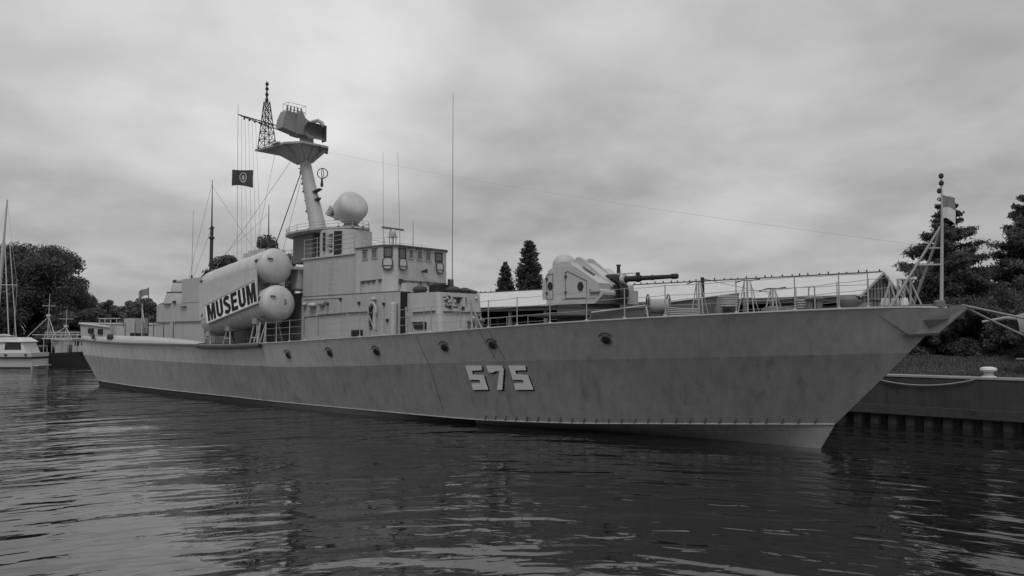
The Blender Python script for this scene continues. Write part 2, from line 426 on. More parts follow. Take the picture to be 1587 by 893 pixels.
def shutter(P, U, V, w, h, nrm, parent=BR):
    P, U, V, nrm = Vector(P), Vector(U).normalized(), Vector(V).normalized(), Vector(nrm).normalized()
    def q(a, b, d): return P + U * a + V * b + nrm * d
    mb = MB(); r = .03; k = .1
    pts = [q(k, 0, .1), q(w - k, 0, .1), q(w, k, .1), q(w, h - k, .07), q(w - k, h, .06), q(k, h, .06), q(0, h - k, .07), q(0, k, .1), q(k, 0, .1)]
    mb.path(pts, r, 6); sh = mb.build('storm_shutter', 'dark', parent)
    MB().extr([q(.02, .02, .085), q(w - .02, .02, .085), q(w - .02, h - .02, .05), q(.02, h - .02, .05)], nrm * .02).build('shutter_plate', 'sup2', sh)
    MB().tube(q(0, h * .3, .115), q(w, h * .3, .115), .016, None, 6).build('shutter_bar', 'dark', sh)
S_ = (1, 0, 0); Zv = (0, 0, 1); F_ = (0, 1, 0); NS = (0, -1, 0); NF = (1, 0, 0)
win_frame((-22.06, -sy, 7.58), S_, Zv, .36, .36, nrm=NS)
win_frame((-21.3, -sy, 7.58), S_, Zv, .38, .38, nrm=NS)
cd = Vector((1, 1, 0)).normalized(); cn = Vector((1, -1, 0)).normalized()
win_frame(Vector((-20.42, -2.07, 7.62)), cd, Zv, .34, .42, True, cn)
shutter(Vector((-20.47, -2.12, 6.99)), cd, Zv, .46, .56, cn)
win_frame((-19.97, -1.5, 7.56), F_, Zv, .36, .46, True, NF)
shutter((-19.97, -1.56, 6.97), F_, Zv, .46, .56, NF)
win_frame((-19.97, -.9, 7.60), F_, Zv, .26, .4, nrm=NF)
win_frame((-19.97, -.36, 7.59), F_, Zv, .30, .4, nrm=NF)
win_frame((-19.97, .2, 7.56), F_, Zv, .32, .42, nrm=NF)
win_frame((-19.97, .90, 7.58), F_, Zv, .40, .40, True, NF)
shutter((-19.97, .90, 6.95), F_, Zv, .46, .54, NF)
mb = MB(); mb.lathe([(.05, 0), (.06, .1), (.12, .28)], (-19.95, -.05, 6.96), (1, .4, .1), 12); mb.build('horn', 'dark', BR)
# drip ledges with brackets
def ledge(name, p, q, nrm, parent, nb=3, mat='greyd', t=.09, drop=.14):
    p, q, nrm = Vector(p), Vector(q), Vector(nrm)
    mb = MB(); mb.extr([p, q, q + Vector((0, 0, .035)), p + Vector((0, 0, .035))], nrm * t)
    for i in range(nb):
        c = p.lerp(q, (i + .5) / nb); u = (q - p).normalized() * .02
        mb.extr([c - u, c + u, c + u + nrm * t * .8, c - u + nrm * t * .8], (0, 0, -drop))
    return mb.build(name, mat, parent)
ledge('drip_ledge', (-22.2, -sy, 6.43), (-20.95, -sy, 6.45), NS, BR, 3)
ledge('drip_ledge', (-20.8, -sy, 6.46), (-20.5, -sy, 6.46), NS, BR, 1)
ledge('drip_ledge', (-19.95, -1.4, 6.42), (-19.95, 1.62, 6.42), NF, BR, 6)
ledge('drip_ledge', (-25.9, -sy, 4.80), (-23.4, -sy, 4.86), NS, house_low, 0)
ledge('drip_ledge', (-23.3, -sy, 4.87), (-21.1, -sy, 4.90), NS, house_low, 0)
# side wall fittings
mb = MB()
for (xa, za), (xb, zb_) in [((-27.3, 3.75), (-27.3, 4.72)), ((-27.3, 4.72), (-25.95, 4.76)), ((-25.95, 4.76), (-25.95, 3.75))]: mb.tube((xa, -sy - .012, za), (xb, -sy - .012, zb_), .022, None, 5)
mb.build('door_frame', 'greyd', house_low)
mb = MB()
for i in range(7): mb.path([(-24.95, -sy, 5.95 + i * .27), (-24.95, -sy - .1, 5.95 + i * .27), (-24.6, -sy - .1, 5.95 + i * .27), (-24.6, -sy, 5.95 + i * .27)], .014, 5)
mb.build('wall_rungs', 'sup2', mid)
MB().path([(-27.3, -sy - .025, 5.70), (-24.0, -sy - .025, 5.70), (-23.9, -sy - .025, 5.6), (-23.9, -sy - .025, 4.9)], .018, 6).build('cable_run', 'mastp', house_low)
MB().path([(-22.2, -sy - .025, 5.9), (-22.2, -sy - .025, 6.4)], .02, 6).build('cable_run', 'mastp', BR)
mb = MB(); mb.ball((-26.4, -2.3, 5.36), (.34, .16, .14)); mb.build('wall_lamp', 'lightg', house_low)
mb = MB(); mb.ball((-27.2, -2.25, 5.42), (.16, .12, .12)); mb.build('wall_lamp', 'mastp', house_low)
mb = MB(); mb.box(-25.8, -25.3, -2.3, -2.14, 5.3, 5.42); mb.lathe([(.1, 0), (.1, .3)], (-25.1, -2.15, 5.42), (.5, -1, 0), 10); mb.build('cable_gland', 'greyd', house_low)
mb = MB(); mb.box(-21.42, -21.22, -2.24, -2.14, 4.05, 5.2); mb.build('fire_hose', 'black', house_low)
mb = MB(); mb.path([(-21.3, -2.22, 5.15), (-21.15, -2.3, 5.32), (-20.95, -2.3, 5.32), (-20.82, -2.28, 5.1), (-20.8, -2.28, 4.8)], .06, 8)
mb.ball((-21.0, -2.28, 5.52), (.15, .12, .1)); mb.box(-21.05, -20.85, -2.25, -2.14, 4.0, 5.2); mb.build('hose_bracket', 'lightg', house_low)
mb = MB(); mb.box(-22.75, -22.55, -2.32, -2.14, 3.66, 3.98); mb.box(-22.45, -22.0, -2.34, -2.14, 3.66, 4.0); mb.build('deck_locker', 'black', house_low)
mb = MB(); mb.lathe([(.16, 0), (.16, 1.55), (.12, 1.6)], (-19.35, -2.33, 3.7), (0, 0, 1), 14); mb.build('vent_pipe', 'sup2', house_low)
for x, z in [(-20.0, 4.45), (-20.3, 5.25), (-22.3, 5.35), (-19.6, 4.62), (-23.9, 5.6)]:
    MB().box(x - .07, x + .07, -2.24, -2.14, z - .06, z + .08).build('junction_box', 'dark', house_low)
# dark panel painting the shade in the slot between block and forward house
MB().box(-19.09, -19.04, -2.13, -1.55, 3.6, 5.82).build('slot_shade', 'void', house_low)
MB().box(-19.93, -19.85, -1.55, -1.35, 6.25, 6.5).build('fuse_box', 'dark', BR)
mb = MB(); mb.box(-19.94, -19.5, -1.45, -.75, 5.86, 6.30); mb.build('signal_locker', 'lightg', BR)
# forward house
pb = [(-19.03, -1.75), (-16.70, -1.75), (-16.62, -1.6), (-16.62, 1.0), (-17.4, 1.75), (-19.03, 1.75)]
ptp = [(-19.03, -1.75), (-17.0, -1.75), (-16.86, -1.6), (-16.86, 1.0), (-17.6, 1.75), (-19.03, 1.75)]
FH = MB().loft(pb, ptp, 3.6, 5.74).build('forward_deckhouse', 'sup2', SHIP)
ledge('drip_ledge', (-18.6, -1.755, 4.80), (-17.0, -1.755, 4.84), NS, FH, 0)
ledge('drip_ledge', (-16.76, -1.5, 4.82), (-16.76, .95, 4.82), NF, FH, 0)
mb = MB(); mb.box(-18.62, -17.62, -1.80, -1.74, 4.02, 4.36); mb.build('vent_grille', 'black', FH)
# valve manifold on the front face
mb = MB(); rr = random.Random(3)
mb.path([(-16.82, -1.45, 5.5), (-16.8, -.2, 5.52)], .03, 6)
mb.path([(-16.82, -1.3, 5.05), (-16.8, -.55, 5.05)], .045, 6)
for i in range(16):
    y = -1.42 + rr.random() * 1.25; z = 5.02 + rr.random() * .5
    mb.lathe([(.05, 0), (.07, .05), (.07, .12), (.04, .14)], (-16.88, y, z), (1, rr.uniform(-.2, .2), rr.uniform(-.2, .2)), 10, rr.choice([0, 0, 1]))
mb.torus((-16.72, -.55, 5.4), .12, .035, (1, 0, 0), 16, 6)
mb.box(-16.84, -16.72, -1.2, -1.0, 5.0, 5.14); mb.box(-16.84, -16.70, -.32, -.16, 4.95, 5.1)
for i in range(6): mb.box(-16.85, -16.78, .0, .05, 5.0 + i * .1, 5.04 + i * .1)
mb.build('valve_manifold', ['dark', 'sup2'], FH)
mb = MB(); mb.ball((-16.8, .72, 5.52), (.08, .08, .08)); mb.build('wall_lamp', 'lightg', FH)
# vents and covered lumps on top
def mushroom(x, y, z, r, h, mat='canvas', parent=FH):
    MB().lathe([(r * .75, 0), (r * .8, h * .3), (r, h * .42), (r, h * .6), (r * .8, h * .85), (r * .3, h)], (x, y, z), (0, 0, 1), 18).build('mushroom_vent', mat, parent)
mushroom(-18.75, -1.2, 5.74, .36, .38); mushroom(-17.35, -.3, 5.74, .34, .34); mushroom(-17.25, .35, 5.74, .30, .30); mushroom(-17.3, .85, 5.74, .14, .24); mushroom(-17.7, 1.35, 5.74, .25, .24)
MB().box(-18.6, -17.9, -.75, -.1, 5.745, 6.2).build('covered_locker', 'black', FH)
MB().box(-18.75, -18.67, .62, .76, 5.745, 6.55).build('marker_post', 'dark', FH)
# whip antennas
def whip(x, y, z0, z1, r=.03, dx=0., insul=True, parent=SHIP, mat='wire'):
    mb = MB(); mb.path([(x, y, z0), (x + dx * .4, y, z0 + (z1 - z0) * .4), (x + dx, y, z1)], [r, r * .7, r * .35], 6)
    o = mb.build('whip_antenna', mat, parent)
    if insul: MB().lathe([(.1, 0), (.1, .1), (.07, .15), (.07, .38), (.03, .45)], (x, y, z0 - .1), (0, 0, 1), 12).build('insulator', 'dark', o)
    return o
whip(-17.45, -.28, 6.1, 15.6, .032)
whip(-22.4, -.6, 8.2, 13.4, .02, -.1, False); whip(-20.6, -.95, 8.2, 13.1, .02, -.25, False); whip(-21.9, 1.0, 8.2, 9.9, .035, 0, False); whip(-41.3, -2.0, 7.45, 12.2, .03)
# navigation radar
nv = MB()
for a in range(4):
    x, y = -22.0 + .17 * math.cos(a * 1.571 + .7), -.3 + .17 * math.sin(a * 1.571 + .7); nv.tube((x, y, 8.2), (x, y, 8.85), .025)
nv.box(-22.2, -21.8, -.5, -.1, 8.85, 8.9); nv.lathe([(.16, 0), (.2, .1), (.16, .3), (.1, .38)], (-22.0, -.3, 8.9), (0, 0, 1), 14)
NR = nv.build('navigation_radar', 'lightg', SHIP)
MB().box(-22.06, -21.94, -1.0, .4, 9.27, 9.36).build('scanner_bar', 'greyd', NR)
# bridge-roof rails
def railing(pts, hs=(.38, .72, 1.05), name='guard_rail', posts=True, r=.010, pr=.018, parent=SHIP, wire='wire', pmat='rail', lean=0, tall=None):
    mb = MB()
    for h in hs:
        for p, q in zip(pts, pts[1:]):
            P, Q = Vector(p) + Vector((0, 0, h)), Vector(q) + Vector((0, 0, h))
            mb.path([P, P.lerp(Q, .5) - Vector((0, 0, .012 * (Q - P).length)), Q], r, 5)
    o = mb.build(name, wire, parent)
    if posts:
        for p in pts:
            p = Vector(p); H = hs[-1] + .03
            MB().tube(p, p + Vector((lean, 0, H)), pr * 1.3, pr, 8).lathe([(.09, 0), (.07, .03), (.03, .06)], p, (0, 0, 1), 8).build('stanchion', pmat, o)
    return o
railing([(-22.5, sy, 8.2), (-22.6, -sy + .3, 8.2), (-21.4, -1.3, 8.2)], (.25, .5), parent=BR, r=.01, pr=.015)
railing([(-27.5, -sy + .05, 7.95), (-26.2, -sy + .02, 7.95), (-25.1, -sy + .02, 7.95), (-23.9, -sy + .02, 7.95), (-22.8, -sy + .02, 7.95)], (.3, .55, .8, 1.05), parent=mid, wire='rail', r=.014)
# sponson aft of the wall, above tube
mb = MB(); mb.box(-28.5, -27.5, -2.9, -1.6, 7.35, 7.5); mb.box(-28.3, -27.62, -2.4, -1.4, 6.3, 7.35); mb.box(-28.35, -27.55, -2.5, -1.4, 6.2, 6.28, 1); mb.build('side_platform', ['sup', 'greyd'], mid)
railing([(-28.45, -2.85, 7.5), (-27.55, -2.85, 7.5)], (.3, .6, .9), parent=mid, wire='rail', r=.014)
# radar house and oval platform
RH = MB().lathe([(1.45, 0), (1.45, 1.62)], (-26.55, 0, 7.95), (0, 0, 1), 40).build('radar_house', 'sup2', SHIP)
mb = MB()
for a, w_ in [(-118, .34)]:
    for dz in range(1):
        pass
a = R(-62); mb = MB()
def cyl(a, r, z): return (-26.55 + r * math.cos(a), r * math.sin(a), z)
def panel(a0, a1, z0, z1, r0, r1, m=0, mb=mb):
    k = 6
    for i in range(k):
        A, B = R(a0 + (a1 - a0) * i / k), R(a0 + (a1 - a0) * (i + 1) / k)
        mb.add([cyl(A, r0, z0), cyl(B, r0, z0), cyl(B, r0, z1), cyl(A, r0, z1), cyl(A, r1, z0), cyl(B, r1, z0), cyl(B, r1, z1), cyl(A, r1, z1)], [(4, 5, 6, 7), (0, 1, 5, 4), (2, 3, 7, 6), (0, 3, 7, 4), (1, 2, 6, 5)], m)
panel(-62, -44, 8.0, 9.45, 1.40, 1.47); mb.build('doorway', 'void', RH)
mb2 = MB(); panel(-90, -86, 8.35, 9.4, 1.42, 1.56, 0, mb2); mb2.build('cable_conduit', 'dark', RH)
mb2 = MB()
for i in range(8):
    panel(-80 + rr.random() * 10, -68 + rr.random() * 3, 8.3 + .14 * i, 8.38 + .14 * i, 1.42, 1.5 + rr.random() * .08, rr.choice([0, 1]), mb2)
mb2.build('cable_panel', ['dark', 'lightg'], RH)
def oval(n=48, a=3.5, b=1.65, cx=-28.5): return [(cx + a * math.cos(2 * math.pi * i / n), b * math.sin(2 * math.pi * i / n)) for i in range(n)]
OP = MB().loft(oval(a=3.3, b=1.5), oval(), 9.57, 9.63).loft(oval(), oval(), 9.635, 9.74).build('radar_platform', 'sup', SHIP)
MB().loft([(-30.6, -.9), (-28.1, -1.2), (-28.1, 1.2), (-30.6, .9)], None, 7.95, 9.56).build('mast_trunk', 'greyd', SHIP)
rp = [(x, y * .97, 9.74) for x, y in oval(18)] ; railing(rp + rp[:1], (.18, .34), parent=OP, wire='rail', r=.012, pr=.012)
# fire-control radar drum
DR = MB().lathe([(.62, 0), (.5, .12), (.28, .35), (.26, .5), (.45, .56)], (-26.1, 0, 9.74), (0, 0, 1), 24).build('fire_control_radar', 'greyd', SHIP)
ax = Vector((.86, -.05, .45)).normalized(); cen = Vector((-26.15, 0, 10.88))
prof = [(.4, -.5), (.84, -.48), (.89, -.42), (.9, .25)] + [(.9 * math.cos(t) ** .62, .25 + .52 * math.sin(t)) for t in [R(x) for x in range(8, 88, 8)]] + [(.02, .77)]
MB().lathe(prof, cen, ax, 40).build('radome', 'tube', DR)
mb = MB(); mb.extr([(-28.0, -.35, 10.65), (-26.9, -.4, 10.3), (-26.8, -.4, 10.8), (-27.7, -.35, 11.2)], (0, .7, 0)); mb.box(-26.9, -26.4, -.62, .6, 10.25, 10.5)
for i in range(4): mb.tube((-27.9 + .12 * i, -.45, 10.75 + .1 * i), (-27.3 + .12 * i, -.55, 10.6 + .1 * i), .06)
mb.build('radar_mount', 'mastp', DR)
# main mast
mb = MB(); mb.path([(-29.25, 0, 9.74), (-30.25, 0, 12.4), (-31.0, 0, 14.6)], [.50, .40, .32], 16); MAST = mb.build('mast', 'mastp', SHIP)
mb = MB()
for i in range(14):
    t = i / 13; c = Vector((-29.25, 0, 10.1)).lerp(Vector((-30.9, 0, 14.2)), t); w = .48 - .16 * t
    mb.tube(c + Vector((-w - .18, -.2, 0)), c + Vector((-w - .18, .2, 0)), .02); mb.tube(c + Vector((-w - .18, -.2, 0)), c + Vector((-w + .1, -.2, 0)), .018)
mb.build('ladder', 'greyd', MAST)
for t, s in [(.95, .35), (.82, .3), (.66, .34), (.56, .38), (.44, .3), (.30, .42), (.2, .3)]:
    c = Vector((-29.25, 0, 9.74)).lerp(Vector((-31.0, 0, 14.6)), t); w = .48 - .16 * t
    MB().extr([c + Vector((-w, -.14, 0)), c + Vector((-w, .14, 0)), c + Vector((-w - s, .1, -.05)), c + Vector((-w - s, -.1, -.05))], (0, 0, .06)).lathe([(.07, 0), (.1, .08), (.05, .2)], c + Vector((-w - s * .7, 0, .02)), (0, 0, 1), 10).build('lamp_bracket', 'dark', MAST)
for t, s in [(.53, .62), (.42, .35)]:
    c = Vector((-29.25, 0, 9.74)).lerp(Vector((-31.0, 0, 14.6)), t); w = .36
    MB().extr([c + Vector((w, -.16, 0)), c + Vector((w, .16, 0)), c + Vector((w + s, .12, .12)), c + Vector((w + s, -.12, .12))], (0, 0, -.08)).build('lamp_bracket', 'dark', MAST)
lp = MB().lathe([(.07, 0), (.09, .1), (.05, .5)], (-29.05, 0, 12.5), (0, 0, 1), 10).build('direction_finder', 'dark', MAST)
MB().torus((-29.0, 0, 13.3), .30, .03, (.7, -.7, 0), 26, 6).build('loop_antenna', 'dark', lp)
MB().torus((-29.0, 0, 13.3), .28, .02, (.7, .7, 0), 26, 6).build('loop_antenna', 'dark', lp)
# mast-head platform
tp = [(-33.75, -1.75), (-30.75, -1.5), (-29.75, -.9), (-29.75, .9), (-30.75, 1.5), (-33.75, 1.75)]
MP = MB().loft(tp, tp, 15.1, 15.22).build('mast_platform', 'mastp', SHIP)
mb = MB()
for y in (-.8, 0, .8):
    mb.extr([(-33.6, y * 1.8 - .03, 15.1), (-29.9, y - .03, 15.1), (-30.4, y * .3 - .03, 14.35), (-31.3, y * .3 - .03, 14.1), (-32.2, y * .9 - .03, 14.7)], (0, .06, 0))
mb.extr([(-31.0, -1.45, 15.1), (-31.0, 1.45, 15.1), (-31.0, .3, 14.2), (-31.0, -.3, 14.2)], (.06, 0, 0))
mb.loft([(-31.5, -.35), (-30.6, -.35), (-30.6, .35), (-31.5, .35)], [(-32.8, -1.3), (-30.0, -1.1), (-30.0, 1.1), (-32.8, 1.3)], 14.2, 15.095)
mb.build('platform_bracket', 'mastp', MP)
MB().box(-31.9, -31.2, -1.72, -1.5, 15.23, 15.3).build('platform_lamp', 'white', MP)
mb = MB(); mb.lathe([(.08, 0), (.1, .3), (.05, .35)], (-29.65, .2, 14.75), (0, 0, 1), 10); mb.build('mast_light', 'dark', MP)
MB().lathe([(.08, 0), (.1, .3), (.05, .35)], (-29.65, .7, 14.7), (0, 0, 1), 10).build('mast_light', 'dark', MP)
# lattice pole mast with yard
def lattice(mb, c0, c1, w0, w1, nb, r=.03, r2=.018):
    P = lambda t, i: Vector(c0).lerp(Vector(c1), t) + Vector((([-1, 1, 1, -1][i % 4]) * (w0 + (w1 - w0) * t), ([-1, -1, 1, 1][i % 4]) * (w0 + (w1 - w0) * t), 0))
    for i in range(4): mb.tube(P(0, i), P(1, i), r, r, 6)
    for k in range(nb):
        a, b = k / nb, (k + 1) / nb
        for i in range(4):
            mb.tube(P(b, i), P(b, i + 1), r2, r2, 5); mb.tube(P(a, i), P(b, i + 1), r2, r2, 5); mb.tube(P(a, i + 1), P(b, i), r2, r2, 5)
TC = Vector((-33.0, -1.35, 15.22))
mb = MB(); lattice(mb, TC, (-33.0, -1.42, 18.1), .40, .13, 6); mb.tube((-33.0, -1.42, 18.1), (-33.0, -1.45, 19.4), .07, .03, 8)
for z in (18.15, 18.5, 18.85, 19.15): mb.lathe([(.09, 0), (.11, .08), (.09, .16)], (-33.0, -1.43, z), (0, 0, 1), 10)
TW = mb.build('lattice_mast', 'dark', MP)
mb = MB(); yl, yr = Vector((-33.0, -3.3, 16.92)), Vector((-33.0, .1, 16.72))
mb.tube(yl, yr, .035); mb.tube(yl, (-33.0, -1.4, 16.62), .03); mb.tube(yr, (-33.0, -1.4, 16.5), .03)
for i in range(1, 10):
    p = yl.lerp(Vector((-33, -1.4, 16.81)), i / 10); q = yl.lerp(Vector((-33, -1.4, 16.62)), i / 10 + .05); mb.tube(p, q, .018, .018, 5)
for i in range(4):
    c = yl.lerp(yr, .12 + .1 * i); mb.lathe([(.05, 0), (.05, .12)], c - Vector((0, 0, .2)), (0, 0, 1), 8)
mb.tube((-33, .05, 16.7), (-33, .05, 17.35), .035); mb.tube((-33, .05, 17.2), (-33, -.15, 17.5), .03); mb.build('yard', 'dark', TW)
# search radar
SRd = MB().lathe([(.42, 0), (.42, .75), (.36, .8)], (-30.5, 0, 15.23), (0, 0, 1), 20).build('search_radar', 'mastp', SHIP)
mb = MB()
mb.extr([(-30.1, -1.72, 15.95), (-30.1, -.35, 15.78), (-30.1, -.35, 16.95), (-30.1, -1.3, 17.05), (-30.1, -1.62, 16.5)], (-.75, 0, 0))
mb.extr([(-29.95, -.42, 15.75), (-29.95, .35, 15.7), (-29.95, .35, 16.7), (-29.95, -.05, 17.2), (-29.95, -.42, 16.95)], (-.95, 0, 0))
mb.extr([(-30.05, .3, 15.65), (-30.05, .62, 15.6), (-30.05, .62, 16.45), (-30.05, .3, 16.55)], (-.6, 0, 0)); mb.build('antenna_housing', 'antg', SRd)
mb = MB(); mb.grid(lambda u, v: (-29.55 - .35 * (1 - (2 * v - 1) ** 2), .15 + 1.75 * u, 15.5 + .95 * v), 8, 8); mb.grid(lambda u, v: (-29.50 - .35 * (1 - (2 * v - 1) ** 2), .15 + 1.75 * u, 15.5 + .95 * v), 8, 8)
mb.box(-29.95, -29.5, 1.88, 1.94, 15.48, 16.46); mb.build('antenna_reflector', 'greyd', SRd)
mb = MB(); mb.extr([(-30.1, .2, 16.9), (-30.1, .9, 16.65), (-30.1, 1.3, 16.7), (-30.1, 1.3, 16.5), (-30.1, .2, 16.5)], (-.3, 0, 0)); mb.path([(-30.2, 1.0, 16.65), (-29.8, 1.35, 16.75), (-29.4, 1.45, 16.5), (-29.3, 1.4, 16.3)], .12, 8); mb.build('feed_horn', 'mastp', SRd)
mb = MB(); ca = [(-30.0, -1.3), (-30.6, -1.3), (-30.6, .35), (-30.0, .35)]
for z in (17.1, 17.5):
    mb.path([(x, y, z) for x, y in ca + ca[:1]], .014, 5)
for x, y in ca + [(-30., -.5), (-30.6, -.5)]: mb.tube((x, y, 16.9), (x, y, 17.5), .014, None, 5)
cg = mb.build('antenna_cage', 'wire', SRd)
for i in range(5):
    MB().lathe([(.03, 0), (.08, .06), (.03, .12), (.08, .2), (.03, .3), (.06, .36), (.03, .42)], (-30.3, -1.15 + .33 * i, 16.98), (0, 0, 1), 8).build('insulator', 'dark', cg)
def squeeze(o):
    for v in o.data.vertices: v.co.y = v.co.y * .724 - .655; v.co.x -= .25
    for ch in o.children: squeeze(ch)
for ch in SRd.children: squeeze(ch)
for v in SRd.data.vertices: v.co.x -= .25
# stays, halyards and long antenna wires
def cable(name, a, b, sag, r, mat, parent, n=16):
    a, b = Vector(a), Vector(b)
    return MB().path([a.lerp(b, i / n) - Vector((0, 0, sag * 4 * (i / n) * (1 - i / n))) for i in range(n + 1)], r, 5).build(name, mat, parent)
cable('mast_stay', (-31.1, 0, 14.0), (-34.2, -.6, 7.6), .0, .03, 'dark', MAST)
cable('mast_stay', (-31.6, -.5, 14.4), (-40.5, -2.2, 6.2), .1, .012, 'wire', MAST); cable('mast_stay', (-31.6, .5, 14.4), (-36.5, 1.5, 7.6), 0, .012, 'wire', MAST)
cable('mast_stay', (-32.2, -1.2, 15.1), (-33.4, -2.0, 7.8), 0, .010, 'wire', MAST)
for i in range(6):
    a = yl.lerp(Vector((-33, -1.4, 16.8)), i * .12); cable('halyard', a, (-34.0 + .35 * i, -2.6 + .14 * i, 6.6), .0, .008 if i else .013, 'wire', MAST, 4)
whip(-33.0, -3.3, 16.9, 17.6, .02, 0, False, MAST)
cable('antenna_wire', (-29.7, .3, 14.85), (3.8, 0, 6.35), .28, .0042, 'lightg', SHIP, 30); 

# ---- missile canisters
def canister(front, aft, r, parent=SHIP):
    f, a = Vector(front), Vector(aft); ax = (f - a).normalized(); L = (f - a).length
    prof = [(r * .93, -.12), (r * .97, 0), (r, .1), (r, L - .25), (r * 1.025, L - .25), (r * 1.025, L - .02)]
    ca = MB().lathe([(.1, -.22), (r * .6, -.2)] + prof + [(r, L - .01)], a, ax, 44).build('missile_canister', 'tube', parent)
    MB().lathe([(r * 1.0, 0), (r * .99, .06), (r * .94, .14), (r * .82, .235), (r * .58, .315), (r * .28, .36), (.02, .37)], f, ax, 44).build('end_cap', 'tube', ca)
    up = Vector((0, 0, 1)); s = ax.cross(up).normalized()
    for t in (.12, .36, .62, .86):
        MB().lathe([(r * 1.0, 0), (r * 1.014, .01), (r * 1.014, .09), (r * 1.0, .1)], a + ax * (L * t), ax, 44).build('band', 'tube', ca)
    for ang in (20, 75, -40, 160, 110, 200):
        d = s * math.cos(R(ang)) + up * math.sin(R(ang)); w = ax.cross(d).normalized() * .12
        MB().extr([f + d * r * .98 - ax * .5, f + d * r * 1.1 - ax * .45, f + d * r * 1.12 - ax * .22, f + d * r * .98 - ax * .18], w).build('clamp', 'greyd', ca)
        MB().extr([a + d * r * .98 + ax * .1, a + d * r * 1.1 + ax * .15, a + d * r * 1.12 + ax * .32, a + d * r * .98 + ax * .36], w).build('clamp', 'greyd', ca)
    # handle on the cap
    c = f + ax * .21 + s * (r * .62) + up * r * .32
    MB().path([c, c + ax * .14 + s * .02, c + ax * .14 - s * .2 - up * .02, c - s * .2 + ax * .06], .045, 8).build('lifting_lug', 'greyd', ca)
    return ca
T1 = canister((-27.9, -3.62, 7.50), (-34.85, -3.58, 6.62), .955)
T2 = canister((-27.55, -3.62, 5.47), (-34.6, -3.58, 4.60), .955)
canister((-27.9, 3.62, 7.50), (-35.35, 3.58, 6.55), .955); canister((-27.55, 3.62, 5.47), (-35.0, 3.58, 4.55), .955)
mb = MB()  # numeral 3 on the lower cap
mb.path([(-27.165, -3.50, 5.62), (-27.15, -3.42, 5.64), (-27.165, -3.37, 5.58), (-27.15, -3.43, 5.52), (-27.165, -3.37, 5.45), (-27.17, -3.44, 5.39), (-27.18, -3.5, 5.41)], .018, 5); mb.build('cap_numeral', 'dark', T2)
for t, w in ((.12, .26), (.5, .3), (.84, .3)):
    for q in (-1, 1):
        c = Vector((-34.9, q * 3.6, 5.6)).lerp(Vector((-27.9, q * 3.6, 6.5)), t)
        MB().box(c.x - w, c.x + w, c.y - .72, c.y + .72, c.z - .4, c.z + .4).build('canister_saddle', 'tube', SHIP)
for q in (-1, 1):
    mb = MB(); y = q * 4.56
    mb.extr([(-34.9, y, 6.75), (-28.25, y, 7.55), (-28.1, y, 5.45), (-34.75, y, 4.60)], (0, -q * .05, 0)); mb.build('canister_fairing', 'tube', SHIP)
for t in (.13, .44, .84):
    for s in (-1, 1):
        c = Vector((-35.0, s * 3.6, 4.55)).lerp(Vector((-27.55, s * 3.6, 5.47)), t); z0 = zd(c.x) + .0
        mb = MB()
        for dy in (-.62, .62):
            mb.tube((c.x - .38, s * 3.6 + dy * 1.25, z0), (c.x - .1, s * 3.6 + dy, c.z - .72), .05); mb.tube((c.x + .42, s * 3.6 + dy * 1.25, z0), (c.x + .1, s * 3.6 + dy, c.z - .72), .05)
            mb.tube((c.x - .3, s * 3.6 + dy * 1.2, z0 + .35), (c.x + .34, s * 3.6 + dy * 1.2, z0 + .35), .035)
        mb.box(c.x - .24, c.x + .24, s * 3.6 - .75, s * 3.6 + .75, c.z - .98, c.z - .68); mb.build('canister_stand', 'rail', SHIP)

# ---- aft deckhouse, gun house and close-in gun
MB().loft([(-38.0, -1.9), (-27.62, -1.9), (-27.62, 1.9), (-38.0, 1.9)], None, 3.2, 6.1).build('midships_deckhouse', 'greyd', SHIP)
mb = MB(); mb.box(-38.6, -36.4, .6, 2.1, 6.1, 9.45); mb.loft([(-40.0, .6), (-38.61, .6), (-38.61, 2.1), (-40.0, 2.1)], [(-39.2, .6), (-38.61, .6), (-38.61, 2.1), (-39.2, 2.1)], 6.1, 9.3); mb.build('exhaust_trunk', 'sup2', SHIP)
def rounded(x0, x1, y, r, n=8):
    p = [(x1, -y), (x1, y)]
    p += [(x0 + r - r * math.sin(a), y - r + r * math.cos(a)) for a in [math.pi / 2 * i / n for i in range(n + 1)]]
    p += [(x0 + r - r * math.cos(a), -y + r - r * math.sin(a)) for a in [math.pi / 2 * i / n for i in range(n + 1)]]
    return p
AH = MB().loft(rounded(-46.3, -38.01, 2.6, 1.3), None, 3.2, 5.88).build('aft_deckhouse', 'sup', SHIP)
MB().box(-41.35, -38.05, -2.62, 2.62, 5.89, 7.48).build('upper_block', 'sup', AH)
ledge('drip_ledge', (-45.4, -2.6, 4.62), (-43.0, -2.6, 4.62), NS, AH, 0); ledge('drip_ledge', (-42.4, -2.6, 4.62), (-38.3, -2.6, 4.62), NS, AH, 0)
ledge('drip_ledge', (-41.4, -2.62, 5.62), (-40.6, -2.62, 5.62), NS, AH, 0, 'dark', .12)
MB().box(-42.55, -42.2, -2.72, -2.6, 5.9, 6.06).build('scupper_box', 'dark', AH)
mb = MB()
for i in range(8): mb.box(-46.5, -46.28, -1.5, -1.1, 3.6 + i * .28, 3.68 + i * .28)
mb.tube((-46.45, -1.75, 3.4), (-46.45, -1.75, 5.9), .06); mb.box(-46.5, -46.3, -2.05, -1.85, 4.3, 5.0); mb.box(-46.55, -46.3, -1.0, -.6, 3.5, 5.2); mb.build('access_ladder', 'dark', AH)
